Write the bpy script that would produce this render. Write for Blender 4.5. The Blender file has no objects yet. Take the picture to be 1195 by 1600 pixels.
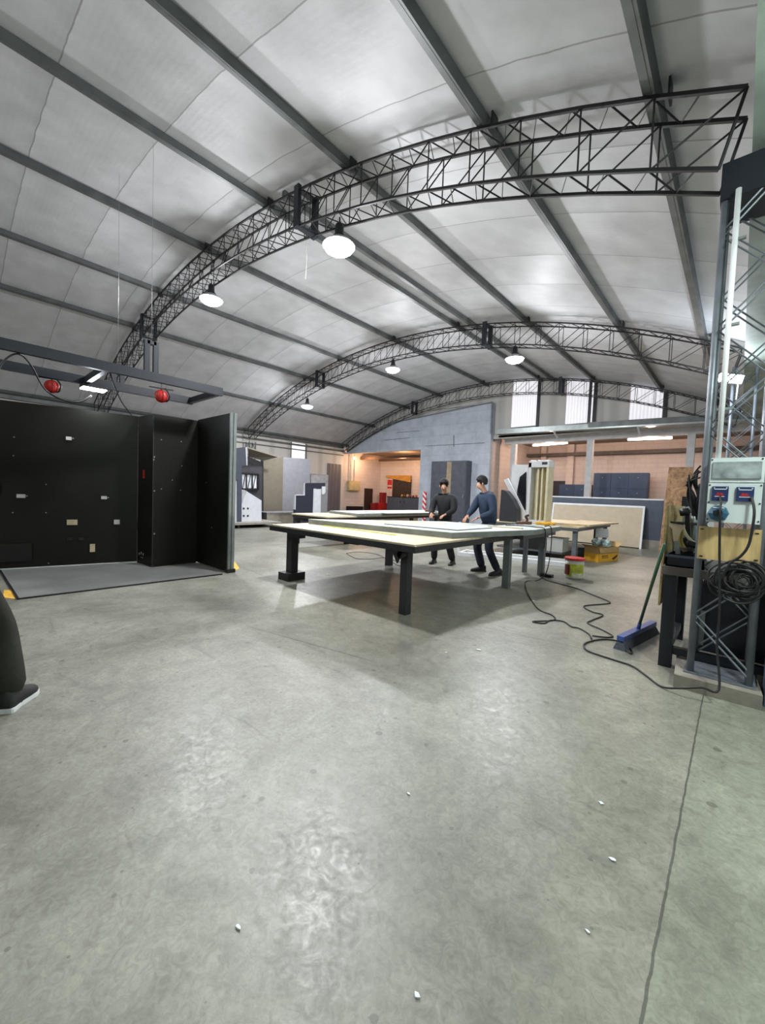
import bpy, bmesh, math, random
from mathutils import Vector, Matrix
random.seed(7)
S = bpy.context.scene
COL = S.collection
V = Vector
# ------------------------------------------------------------------ camera model (1195 x 1600 frame)
F_PX, PITCH, ROLL, YAW, EYE = 619.55, math.radians(2.692), math.radians(2.170), math.radians(41.896), 1.4
FW = V((-math.sin(YAW)*math.cos(PITCH), math.cos(YAW)*math.cos(PITCH), -math.sin(PITCH)))
_r0 = V((math.cos(YAW), math.sin(YAW), 0)); _u0 = _r0.cross(FW)
RT = _r0*math.cos(ROLL) + _u0*math.sin(ROLL)
UP = -_r0*math.sin(ROLL) + _u0*math.cos(ROLL)
ORG = V((0, 0, EYE))
def _ray(px, py): return FW + RT*((px-597.5)/F_PX) - UP*((py-800)/F_PX)
def PZ(px, py, z=0.0):
    d = _ray(px, py); return ORG + d*((z-EYE)/d.z)
def PY(px, py, y):
    d = _ray(px, py); return ORG + d*(y/d.y)
def PX(px, py, x):
    d = _ray(px, py); return ORG + d*(x/d.x)

# ------------------------------------------------------------------ materials
def lin(c):
    r = []
    for v in c[:3]:
        v /= 255.0
        r.append(v/12.92 if v <= .04045 else ((v+.055)/1.055)**2.4)
    return (*r, 1.0)
_M = {}
def mat(name, c, rough=.5, metal=0.0, var=.12, scale=6.0, bump=0.0, bscale=40.0, emit=None, spec=.5, alpha=1.0, trans=0.0, c2=None, stretch=(1,1,1)):
    if name in _M: return _M[name]
    m = bpy.data.materials.new(name); m.use_nodes = True
    nt = m.node_tree; N = nt.nodes; L = nt.links
    b = N['Principled BSDF']
    b.inputs['Roughness'].default_value = rough; b.inputs['Metallic'].default_value = metal
    b.inputs['Specular IOR Level'].default_value = spec
    b.inputs['Transmission Weight'].default_value = trans
    b.inputs['Alpha'].default_value = alpha
    tc = N.new('ShaderNodeTexCoord'); mp = N.new('ShaderNodeMapping'); mp.inputs['Scale'].default_value = stretch
    L.new(tc.outputs['Object'], mp.inputs['Vector'])
    nz = N.new('ShaderNodeTexNoise'); nz.inputs['Scale'].default_value = scale; nz.inputs['Detail'].default_value = 5
    L.new(mp.outputs['Vector'], nz.inputs['Vector'])
    rp = N.new('ShaderNodeValToRGB'); a = lin(c)
    lo = lin(c2) if c2 else tuple(x*(1-var*2) for x in a[:3])+(1,)
    hi = tuple(min(1, x*(1+var*.6)) for x in a[:3])+(1,)
    rp.color_ramp.elements[0].position = .3; rp.color_ramp.elements[0].color = lo
    rp.color_ramp.elements[1].position = .65; rp.color_ramp.elements[1].color = hi
    L.new(nz.outputs['Fac'], rp.inputs['Fac']); L.new(rp.outputs['Color'], b.inputs['Base Color'])
    if bump:
        n2 = N.new('ShaderNodeTexNoise'); n2.inputs['Scale'].default_value = bscale; n2.inputs['Detail'].default_value = 4
        L.new(mp.outputs['Vector'], n2.inputs['Vector'])
        bp = N.new('ShaderNodeBump'); bp.inputs['Strength'].default_value = bump; bp.inputs['Distance'].default_value = .01
        L.new(n2.outputs['Fac'], bp.inputs['Height']); L.new(bp.outputs['Normal'], b.inputs['Normal'])
    if emit:
        b.inputs['Emission Color'].default_value = lin(emit[0]); b.inputs['Emission Strength'].default_value = emit[1]
    _M[name] = m; return m

def math_node(N, L, op, a, b=None):
    n = N.new('ShaderNodeMath'); n.operation = op
    for i, v in enumerate((a, b)):
        if v is None: continue
        if isinstance(v, (int, float)): n.inputs[i].default_value = v
        else: L.new(v, n.inputs[i])
    return n.outputs[0]

def floor_mat():
    m = bpy.data.materials.new('polished_concrete'); m.use_nodes = True
    nt = m.node_tree; N = nt.nodes; L = nt.links; b = N['Principled BSDF']
    tc = N.new('ShaderNodeTexCoord'); co = tc.outputs['Object']
    def noise(s, d=6, r=.55, dist=0.0, vec=co):
        n = N.new('ShaderNodeTexNoise'); n.inputs['Scale'].default_value = s; n.inputs['Detail'].default_value = d
        n.inputs['Roughness'].default_value = r; n.inputs['Distortion'].default_value = dist; L.new(vec, n.inputs['Vector']); return n.outputs['Fac']
    def ramp(f, p0, p1, c0, c1):
        r = N.new('ShaderNodeValToRGB'); r.color_ramp.elements[0].position = p0; r.color_ramp.elements[1].position = p1
        r.color_ramp.elements[0].color = c0; r.color_ramp.elements[1].color = c1; L.new(f, r.inputs['Fac']); return r.outputs['Color']
    def mix(kind, fac, a, bb):
        n = N.new('ShaderNodeMix'); n.data_type = 'RGBA'; n.blend_type = kind
        if isinstance(fac, (int, float)): n.inputs[0].default_value = fac
        else: L.new(fac, n.inputs[0])
        for i, v in ((6, a), (7, bb)):
            if isinstance(v, tuple): n.inputs[i].default_value = v
            else: L.new(v, n.inputs[i])
        return n.outputs[2]
    base = ramp(noise(.55, 8, .62, .4), .34, .68, lin((112,112,101)), lin((166,165,152)))
    mid = ramp(noise(3.2, 10, .74, 1.8), .36, .60, (.68,.68,.67,1), (1,1,1,1))
    c = mix('MULTIPLY', .85, base, mid)
    fine = ramp(noise(26, 8, .7, 1.5), .30, .62, (.58,.58,.57,1), (1.0,1,1,1))
    c = mix('MULTIPLY', .9, c, fine)
    # small dark spots and smears
    vo = N.new('ShaderNodeTexVoronoi'); vo.voronoi_dimensions = '2D'; vo.inputs['Scale'].default_value = 3.4; vo.inputs['Randomness'].default_value = 1; L.new(co, vo.inputs['Vector'])
    jit = noise(30, 3)
    dist = math_node(N, L, 'ADD', vo.outputs['Distance'], math_node(N, L, 'MULTIPLY', math_node(N, L, 'SUBTRACT', jit, .5), .05))
    sep = N.new('ShaderNodeSeparateColor'); L.new(vo.outputs['Color'], sep.inputs['Color'])
    rad = math_node(N, L, 'MULTIPLY', math_node(N, L, 'SUBTRACT', sep.outputs[0], .55), .17)
    spot = math_node(N, L, 'LESS_THAN', dist, rad)
    c = mix('MULTIPLY', math_node(N, L, 'MULTIPLY', spot, .6), c, (.35,.36,.34,1))
    v2 = N.new('ShaderNodeTexVoronoi'); v2.voronoi_dimensions = '2D'; v2.inputs['Scale'].default_value = 7.7; L.new(co, v2.inputs['Vector'])
    s2 = N.new('ShaderNodeSeparateColor'); L.new(v2.outputs['Color'], s2.inputs['Color'])
    sp2 = math_node(N, L, 'LESS_THAN', math_node(N, L, 'ADD', v2.outputs['Distance'], math_node(N, L, 'MULTIPLY', math_node(N, L, 'SUBTRACT', jit, .5), .08)), math_node(N, L, 'MULTIPLY', math_node(N, L, 'SUBTRACT', s2.outputs[1], .7), .26))
    c = mix('MULTIPLY', math_node(N, L, 'MULTIPLY', sp2, .55), c, (.38,.39,.37,1))
    mp3 = N.new('ShaderNodeMapping'); mp3.inputs['Rotation'].default_value = (0,0,-.5); mp3.inputs['Scale'].default_value = (3.0,26,1); L.new(co, mp3.inputs['Vector'])
    scr = ramp(noise(1.3, 5, .6, 1.2, mp3.outputs['Vector']), .67, .73, (0,0,0,1), (1,1,1,1))
    c = mix('MULTIPLY', math_node(N, L, 'MULTIPLY', scr, .3), c, (.5,.5,.48,1))
    mpx = N.new('ShaderNodeMapping'); mpx.inputs['Rotation'].default_value = (0,0,.9); mpx.inputs['Scale'].default_value = (1.0,5.5,1); L.new(co, mpx.inputs['Vector'])
    sm = ramp(noise(1.9, 7, .6, .8, mpx.outputs['Vector']), .62, .74, (0,0,0,1), (1,1,1,1))
    c = mix('MULTIPLY', math_node(N, L, 'MULTIPLY', sm, .5), c, (.42,.42,.40,1))
    # joints and other thin dark lines
    sp = N.new('ShaderNodeSeparateXYZ'); L.new(co, sp.inputs[0]); X, Y = sp.outputs[0], sp.outputs[1]
    wob = math_node(N, L, 'MULTIPLY', math_node(N, L, 'SUBTRACT', noise(9, 3), .5), .012)
    def line(px, py, qx, qy, w, t0=None, t1=None):
        dx, dy = qx-px, qy-py; l = math.hypot(dx, dy); dx /= l; dy /= l
        ax = math_node(N, L, 'SUBTRACT', X, px); ay = math_node(N, L, 'SUBTRACT', Y, py)
        d = math_node(N, L, 'SUBTRACT', math_node(N, L, 'MULTIPLY', ax, dy), math_node(N, L, 'MULTIPLY', ay, dx))
        d = math_node(N, L, 'ABSOLUTE', math_node(N, L, 'ADD', d, wob))
        hit = math_node(N, L, 'LESS_THAN', d, w)
        t = math_node(N, L, 'ADD', math_node(N, L, 'MULTIPLY', ax, dx), math_node(N, L, 'MULTIPLY', ay, dy))
        if t0 is not None: hit = math_node(N, L, 'MULTIPLY', hit, math_node(N, L, 'GREATER_THAN', t, t0))
        if t1 is not None: hit = math_node(N, L, 'MULTIPLY', hit, math_node(N, L, 'LESS_THAN', t, t1))
        return hit
    j = line(-.114, 0, -.114, 1, .0042, -20, 3.75)
    for a in (( -2.86,3.75,-1.37,4.0,.005,0,3.2), (-6.56,3.56,-4.83,3.38,.005,-3,2.6), (-2.73,2.27,-2.15,2.4,.0045,-.9,.55), (-6.1,-4,-6.1,1,.004,0,4.5)):
        j = math_node(N, L, 'MAXIMUM', j, line(*a))
    c = mix('MIX', math_node(N, L, 'MULTIPLY', j, .72), c, lin((52,52,46)))
    # greenish light on the floor past the long joint, painted into its colour
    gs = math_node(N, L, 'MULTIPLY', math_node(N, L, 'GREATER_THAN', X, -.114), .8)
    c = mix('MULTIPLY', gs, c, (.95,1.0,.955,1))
    L.new(c, b.inputs['Base Color'])
    r = N.new('ShaderNodeMapRange'); r.inputs[1].default_value = .3; r.inputs[2].default_value = .7; r.inputs[3].default_value = .26; r.inputs[4].default_value = .56
    L.new(noise(13, 10, .78, 2.0), r.inputs[0]); L.new(r.outputs[0], b.inputs['Roughness'])
    b.inputs['Specular IOR Level'].default_value = .62
    bp = N.new('ShaderNodeBump'); bp.inputs['Strength'].default_value = .10; bp.inputs['Distance'].default_value = .006
    L.new(noise(22, 9, .72, 2.2), bp.inputs['Height']); L.new(bp.outputs['Normal'], b.inputs['Normal'])
    return m

def ceiling_mat():
    m = bpy.data.materials.new('roof_insulation_film'); m.use_nodes = True
    nt = m.node_tree; N = nt.nodes; L = nt.links; b = N['Principled BSDF']
    tc = N.new('ShaderNodeTexCoord'); co = tc.outputs['Object']
    sp = N.new('ShaderNodeSeparateXYZ'); L.new(co, sp.inputs[0]); Y = sp.outputs[1]
    nz = N.new('ShaderNodeTexNoise'); nz.inputs['Scale'].default_value = 2.0; nz.inputs['Detail'].default_value = 6; L.new(co, nz.inputs['Vector'])
    wob = math_node(N, L, 'MULTIPLY', math_node(N, L, 'SUBTRACT', nz.outputs['Fac'], .5), .05)
    yy = math_node(N, L, 'ADD', math_node(N, L, 'ADD', Y, 30.35), wob)
    fr = math_node(N, L, 'FRACT', math_node(N, L, 'DIVIDE', yy, 1.16))
    ds = math_node(N, L, 'ABSOLUTE', math_node(N, L, 'SUBTRACT', fr, .5))         # .5 at the seam
    seam = math_node(N, L, 'GREATER_THAN', ds, .4935)
    rp = N.new('ShaderNodeValToRGB'); rp.color_ramp.elements[0].position = .25; rp.color_ramp.elements[1].position = .7
    rp.color_ramp.elements[0].color = lin((184,185,188)); rp.color_ramp.elements[1].color = lin((206,207,210))
    L.new(nz.outputs['Fac'], rp.inputs['Fac'])
    mx = N.new('ShaderNodeMix'); mx.data_type = 'RGBA'; L.new(math_node(N, L, 'MULTIPLY', seam, .5), mx.inputs[0]); L.new(rp.outputs['Color'], mx.inputs[6]); mx.inputs[7].default_value = lin((92,88,86))
    L.new(mx.outputs[2], b.inputs['Base Color'])
    b.inputs['Roughness'].default_value = .5; b.inputs['Specular IOR Level'].default_value = .2
    # quilted sag between seams + fine ribs along the arch
    rib = math_node(N, L, 'SINE', math_node(N, L, 'MULTIPLY', yy, 92.0))
    sag = math_node(N, L, 'MULTIPLY', math_node(N, L, 'POWER', math_node(N, L, 'MULTIPLY', ds, 2.0), 6.0), 1.0)
    n2 = N.new('ShaderNodeTexNoise'); n2.inputs['Scale'].default_value = 3.5; n2.inputs['Detail'].default_value = 5; L.new(co, n2.inputs['Vector'])
    h = math_node(N, L, 'ADD', math_node(N, L, 'ADD', math_node(N, L, 'MULTIPLY', rib, .012), sag), math_node(N, L, 'MULTIPLY', n2.outputs['Fac'], .8))
    bp = N.new('ShaderNodeBump'); bp.inputs['Strength'].default_value = .5; bp.inputs['Distance'].default_value = .02
    L.new(h, bp.inputs['Height']); L.new(bp.outputs['Normal'], b.inputs['Normal'])
    return m

def course_mat(name, c, joint, bw, bh, axis='X', msize=.012, rough=.75, contrast=.5):
    m = bpy.data.materials.new(name); m.use_nodes = True
    nt = m.node_tree; N = nt.nodes; L = nt.links; b = N['Principled BSDF']
    tc = N.new('ShaderNodeTexCoord'); sp = N.new('ShaderNodeSeparateXYZ'); L.new(tc.outputs['Object'], sp.inputs[0])
    cb = N.new('ShaderNodeCombineXYZ'); L.new(sp.outputs[0 if axis == 'X' else 1], cb.inputs[0]); L.new(sp.outputs[2], cb.inputs[1])
    br = N.new('ShaderNodeTexBrick'); L.new(cb.outputs[0], br.inputs['Vector'])
    br.inputs['Scale'].default_value = 1; br.inputs['Brick Width'].default_value = bw; br.inputs['Row Height'].default_value = bh
    br.inputs['Mortar Size'].default_value = msize; br.inputs['Mortar Smooth'].default_value = .4
    a = lin(c); br.inputs['Color1'].default_value = a; br.inputs['Color2'].default_value = tuple(x*.95 for x in a[:3])+(1,)
    br.inputs['Mortar'].default_value = lin(joint)
    nz = N.new('ShaderNodeTexNoise'); nz.inputs['Scale'].default_value = 1.6; nz.inputs['Detail'].default_value = 8; nz.inputs['Roughness'].default_value = .65; L.new(tc.outputs['Object'], nz.inputs['Vector'])
    rp = N.new('ShaderNodeValToRGB'); rp.color_ramp.elements[0].position = .3; rp.color_ramp.elements[1].position = .6
    v = 1-contrast*.5; rp.color_ramp.elements[0].color = (v,v,v,1); L.new(nz.outputs['Fac'], rp.inputs['Fac'])
    mx = N.new('ShaderNodeMix'); mx.data_type = 'RGBA'; mx.blend_type = 'MULTIPLY'; mx.inputs[0].default_value = 1
    L.new(br.outputs['Color'], mx.inputs[6]); L.new(rp.outputs['Color'], mx.inputs[7]); L.new(mx.outputs[2], b.inputs['Base Color'])
    b.inputs['Roughness'].default_value = rough
    bp = N.new('ShaderNodeBump'); bp.inputs['Strength'].default_value = .4; bp.inputs['Distance'].default_value = .01; bp.invert = True
    L.new(br.outputs['Fac'], bp.inputs['Height']); L.new(bp.outputs['Normal'], b.inputs['Normal'])
    return m

def rib_mat(name, c, period, axis, rough=.5, emit=0.0, ecol=None, trans=0.0):
    """corrugated / panelled sheet whose ribs run up and repeat along axis"""
    m = bpy.data.materials.new(name); m.use_nodes = True
    nt = m.node_tree; N = nt.nodes; L = nt.links; b = N['Principled BSDF']
    tc = N.new('ShaderNodeTexCoord'); sp = N.new('ShaderNodeSeparateXYZ'); L.new(tc.outputs['Object'], sp.inputs[0])
    u = sp.outputs[0 if axis == 'X' else 1]
    s = math_node(N, L, 'SINE', math_node(N, L, 'MULTIPLY', u, 2*math.pi/period))
    rp = N.new('ShaderNodeValToRGB'); a = lin(c); rp.color_ramp.elements[0].color = tuple(x*.8 for x in a[:3])+(1,); rp.color_ramp.elements[1].color = a
    rp.color_ramp.elements[0].position = .0; rp.color_ramp.elements[1].position = .35
    L.new(math_node(N, L, 'MULTIPLY', math_node(N, L, 'ADD', s, 1.0), .5), rp.inputs['Fac']); L.new(rp.outputs['Color'], b.inputs['Base Color'])
    b.inputs['Roughness'].default_value = rough
    if emit:
        L.new(rp.outputs['Color'], b.inputs['Emission Color']); b.inputs['Emission Strength'].default_value = emit
    bp = N.new('ShaderNodeBump'); bp.inputs['Strength'].default_value = .5; bp.inputs['Distance'].default_value = .01
    L.new(s, bp.inputs['Height']); L.new(bp.outputs['Normal'], b.inputs['Normal'])
    return m

def osb_mat(name, c1, c2, scale=14):
    m = bpy.data.materials.new(name); m.use_nodes = True
    nt = m.node_tree; N = nt.nodes; L = nt.links; b = N['Principled BSDF']
    tc = N.new('ShaderNodeTexCoord')
    nz = N.new('ShaderNodeTexNoise'); nz.inputs['Scale'].default_value = scale*.25; nz.inputs['Detail'].default_value = 3; nz.inputs['Distortion'].default_value = 2.2; L.new(tc.outputs['Object'], nz.inputs['Vector'])
    n2 = N.new('ShaderNodeTexNoise'); n2.inputs['Scale'].default_value = scale*2; n2.inputs['Detail'].default_value = 4; L.new(tc.outputs['Object'], n2.inputs['Vector'])
    f = math_node(N, L, 'ADD', math_node(N, L, 'MULTIPLY', nz.outputs['Fac'], .7), math_node(N, L, 'MULTIPLY', n2.outputs['Fac'], .3))
    rp = N.new('ShaderNodeValToRGB'); rp.color_ramp.elements[0].position = .36; rp.color_ramp.elements[1].position = .6
    rp.color_ramp.elements[0].color = lin(c2); rp.color_ramp.elements[1].color = lin(c1); L.new(f, rp.inputs['Fac']); L.new(rp.outputs['Color'], b.inputs['Base Color'])
    b.inputs['Roughness'].default_value = .75
    return m

def stripe_mat(name, c1, c2, period, d):
    m = bpy.data.materials.new(name); m.use_nodes = True
    nt = m.node_tree; N = nt.nodes; L = nt.links; b = N['Principled BSDF']
    tc = N.new('ShaderNodeTexCoord'); sp = N.new('ShaderNodeSeparateXYZ'); L.new(tc.outputs['Object'], sp.inputs[0])
    u = math_node(N, L, 'ADD', math_node(N, L, 'MULTIPLY', sp.outputs[0], d[0]), math_node(N, L, 'MULTIPLY', sp.outputs[2], d[1]))
    f = math_node(N, L, 'GREATER_THAN', math_node(N, L, 'FRACT', math_node(N, L, 'DIVIDE', math_node(N, L, 'ADD', u, 50), period)), .5)
    mx = N.new('ShaderNodeMix'); mx.data_type = 'RGBA'; L.new(f, mx.inputs[0]); mx.inputs[6].default_value = lin(c1); mx.inputs[7].default_value = lin(c2)
    L.new(mx.outputs[2], b.inputs['Base Color']); b.inputs['Roughness'].default_value = .5
    return m

# ------------------------------------------------------------------ mesh builder
class MB:
    def __init__(s): s.bm = bmesh.new()
    def hexa(s, p):          # 8 points: bottom 4 (ccw), top 4
        v = [s.bm.verts.new(q) for q in p]
        for f in ((3,2,1,0),(4,5,6,7),(0,1,5,4),(1,2,6,5),(2,3,7,6),(3,0,4,7)): s.bm.faces.new([v[i] for i in f])
        return s
    def box(s, x0, x1, y0, y1, z0, z1):
        return s.hexa([(x0,y0,z0),(x1,y0,z0),(x1,y1,z0),(x0,y1,z0),(x0,y0,z1),(x1,y0,z1),(x1,y1,z1),(x0,y1,z1)])
    def obox(s, c, ux, uy, uz, hx, hy, hz):
        c = V(c); ux, uy, uz = V(ux).normalized()*hx, V(uy).normalized()*hy, V(uz).normalized()*hz
        return s.hexa([c-ux-uy-uz, c+ux-uy-uz, c+ux+uy-uz, c-ux+uy-uz, c-ux-uy+uz, c+ux-uy+uz, c+ux+uy+uz, c-ux+uy+uz])
    def bar(s, p, q, w, h=None, up=(0,0,1)):
        p, q = V(p), V(q); d = (q-p); l = d.length; d.normalize(); h = h or w
        u = V(up)
        if abs(u.dot(d)) > .98: u = V((0,1,0))
        sx = d.cross(u).normalized(); sz = sx.cross(d)
        return s.obox((p+q)/2, d, sx, sz, l/2, w/2, h/2)
    def cyl(s, p, q, r, r2=None, n=12, caps=True):
        p, q = V(p), V(q); r2 = r if r2 is None else r2
        d = (q-p).normalized(); u = V((0,0,1)) if abs(d.z) < .9 else V((1,0,0))
        a = d.cross(u).normalized(); b = d.cross(a)
        A = [s.bm.verts.new(p+(a*math.cos(2*math.pi*i/n)+b*math.sin(2*math.pi*i/n))*r) for i in range(n)]
        B = [s.bm.verts.new(q+(a*math.cos(2*math.pi*i/n)+b*math.sin(2*math.pi*i/n))*r2) for i in range(n)]
        for i in range(n): s.bm.faces.new((A[i], A[(i+1)%n], B[(i+1)%n], B[i]))
        if caps: s.bm.faces.new(A[::-1]); s.bm.faces.new(B)
        return s
    def lathe(s, c, prof, n=24, axis=(0,0,1)):
        c = V(c); ax = V(axis).normalized(); u = V((1,0,0)) if abs(ax.x) < .9 else V((0,1,0))
        a = ax.cross(u).normalized(); b = ax.cross(a); rings = []
        for r, z in prof:
            if r < 1e-5: rings.append([s.bm.verts.new(c+ax*z)])
            else: rings.append([s.bm.verts.new(c+ax*z+(a*math.cos(2*math.pi*i/n)+b*math.sin(2*math.pi*i/n))*r) for i in range(n)])
        for A, B in zip(rings, rings[1:]):
            for i in range(n):
                j = (i+1) % n
                if len(A) == 1 and len(B) == 1: break
                if len(A) == 1: s.bm.faces.new((A[0], B[j], B[i]))
                elif len(B) == 1: s.bm.faces.new((A[i], A[j], B[0]))
                else: s.bm.faces.new((A[i], A[j], B[j], B[i]))
        return s
    def prism(s, pts, ext):  # planar polygon swept by vector
        e = V(ext); A = [s.bm.verts.new(V(p)) for p in pts]; B = [s.bm.verts.new(V(p)+e) for p in pts]; n = len(pts)
        s.bm.faces.new(A[::-1]); s.bm.faces.new(B)
        for i in range(n): s.bm.faces.new((A[i], A[(i+1)%n], B[(i+1)%n], B[i]))
        return s
    def tube(s, pts, r, n=8, smooth=True, square=False, sub=5):
        pts = [V(p) for p in pts]
        if smooth and len(pts) > 2:
            o = []
            for i in range(len(pts)-1):
                p0, p1, p2, p3 = pts[max(i-1,0)], pts[i], pts[i+1], pts[min(i+2,len(pts)-1)]
                for k in range(sub):
                    t = k/sub
                    o.append(.5*((2*p1)+(p2-p0)*t+(2*p0-5*p1+4*p2-p3)*t*t+(3*p1-p0-3*p2+p3)*t**3))
            pts = o+[pts[-1]]
        rings = []; prev = None
        for i, p in enumerate(pts):
            d = (pts[min(i+1,len(pts)-1)]-pts[max(i-1,0)])
            if d.length < 1e-7: d = V((0,0,1))
            d.normalize()
            if prev is None:
                u = V((0,0,1)) if abs(d.z) < .9 else V((1,0,0)); a = d.cross(u).normalized()
            else:
                a = (prev-d*prev.dot(d)); a = a.normalized() if a.length > 1e-6 else d.orthogonal().normalized()
            prev = a; b = d.cross(a)
            off = math.pi/4 if square else 0
            rings.append([s.bm.verts.new(p+(a*math.cos(off+2*math.pi*k/n)+b*math.sin(off+2*math.pi*k/n))*r) for k in range(n)])
        for A, B in zip(rings, rings[1:]):
            for k in range(n): s.bm.faces.new((A[k], A[(k+1)%n], B[(k+1)%n], B[k]))
        s.bm.faces.new(rings[0][::-1]); s.bm.faces.new(rings[-1]); return s
    def ball(s, c, rx, ry=None, rz=None, seg=16):
        ry = ry or rx; rz = rz or rx
        M = Matrix.Translation(V(c)) @ Matrix.Diagonal((rx, ry, rz, 1))
        bmesh.ops.create_uvsphere(s.bm, u_segments=seg, v_segments=max(6, seg//2), radius=1, matrix=M); return s
    def bevel(s, w, seg=2):
        e = [x for x in s.bm.edges if len(x.link_faces) == 2 and x.calc_face_angle(0) > .7]
        bmesh.ops.bevel(s.bm, geom=e, offset=w, segments=seg, affect='EDGES', clamp_overlap=True); return s
    def build(s, name, m, parent=None, smooth=False):
        bmesh.ops.recalc_face_normals(s.bm, faces=s.bm.faces[:])
        vs = [v.co for v in s.bm.verts]
        if parent is None and AT0[0]: org = V((0,0,0))
        elif parent is None:
            lo = V((min(c[i] for c in vs) for i in range(3))); hi = V((max(c[i] for c in vs) for i in range(3)))
            org = V(((lo.x+hi.x)/2, (lo.y+hi.y)/2, lo.z))
        else: org = WL[parent.name]
        bmesh.ops.translate(s.bm, verts=s.bm.verts[:], vec=-org)
        me = bpy.data.meshes.new(name); s.bm.to_mesh(me); s.bm.free()
        if smooth:
            for p in me.polygons: p.use_smooth = True
        me.materials.append(m)
        o = bpy.data.objects.new(name, me); COL.objects.link(o)
        if parent is None: o.location = org
        else: o.parent = parent
        WL[o.name] = org; return o
WL = {}
AT0 = [False]
def thing(name, loc, label, cat, group=None):
    o = bpy.data.objects.new(name, None); COL.objects.link(o); o.location = V(loc); o.empty_display_size = .1
    WL[o.name] = V(loc); return tag(o, label, cat, group)
def tag(o, label=None, cat=None, group=None):
    if label: o['label'] = label
    if cat: o['category'] = cat
    if group: o['group'] = group
    return o
def plab(o, label): o['label'] = label; return o
def struct(o): o['kind'] = 'structure'; return o
def dup(root, loc, rz=None, label=None, group=None):
    r = root.copy(); COL.objects.link(r); r.location = V(loc); WL[r.name] = V(loc)
    if rz is not None: r.rotation_euler.z = rz
    if label: r['label'] = label
    if group: r['group'] = group
    for ch in list(root.children):
        c = ch.copy(); COL.objects.link(c); c.parent = r
        for g in list(ch.children):
            d = g.copy(); COL.objects.link(d); d.parent = c
    return r
def lamp_light(name, loc, watts, col, r=.1, parent=None, kind='POINT', size=None, rot=None):
    l = bpy.data.lights.new(name, kind); l.energy = watts; l.color = lin(col)[:3]
    if kind == 'POINT': l.shadow_soft_size = r
    else:
        l.shape = 'RECTANGLE'; l.size, l.size_y = size
    o = bpy.data.objects.new(name, l); COL.objects.link(o)
    if rot: o.rotation_euler = rot
    if parent: o.parent = parent; o.location = V(loc)-WL[parent.name]
    else: o.location = V(loc)
    return o

# ------------------------------------------------------------------ palette
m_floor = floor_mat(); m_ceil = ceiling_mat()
m_steel = mat('dark_truss_steel', (44,44,46), .5, .3, .1)
m_galv = mat('galvanised_purlin', (104,108,108), .5, .35, .16, 3)
m_frame = mat('blue_grey_steel', (29,34,43), .45, .1, .08)
m_tower = mat('grey_tower_steel', (118,124,132), .42, .35, .12)
m_panel = mat('black_booth_board', (22,22,17), .42, 0, .14, 1.4, spec=.25)
m_alu = mat('aluminium_profile', (150,158,156), .35, .6, .08)
m_white = mat('white_paint', (222,224,226), .5, 0, .04)
m_offw = mat('off_white_board', (200,203,198), .5, 0, .06)
m_black = mat('black_plastic', (20,20,22), .45, 0, .1)
m_rub = mat('black_rubber_cable', (22,23,24), .55, 0, .1)
m_dark = mat('charcoal_steel', (46,47,50), .45, .2, .1)
m_ply = mat('pale_plywood', (206,190,158), .55, 0, .1, 3, stretch=(1,8,1))
m_plyw = mat('knotty_plywood', (196,168,116), .6, 0, .16, 5, stretch=(6,6,1))
m_tgrey = mat('grey_table_steel', (104,110,114), .45, .2, .1)
m_cream = mat('cream_plastic', (226,217,184), .4, 0, .06)
m_navy = mat('navy_locker_paint', (42,60,88), .45, .1, .08)
m_greyp = mat('slate_grey_laminate', (74,83,98), .5, 0, .06)
m_red = mat('red_plastic', (196,44,40), .4, 0, .1)
m_yel = mat('yellow_paint', (226,176,66), .6, 0, .15)
m_card = mat('brown_cardboard', (184,150,98), .75, 0, .08)
m_conc = mat('rough_concrete_block', (134,128,118), .85, 0, .15, 7, .4, 30)
m_skin = mat('skin', (196,148,124), .5, 0, .05)

# ------------------------------------------------------------------ roof geometry
XC, RR, CROWN = -8.75, 19.2, 6.33
def zt(x): return CROWN-(RR-math.sqrt(RR*RR-(x-XC)**2))
TY = (3.86, 9.86, 15.86)

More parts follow.
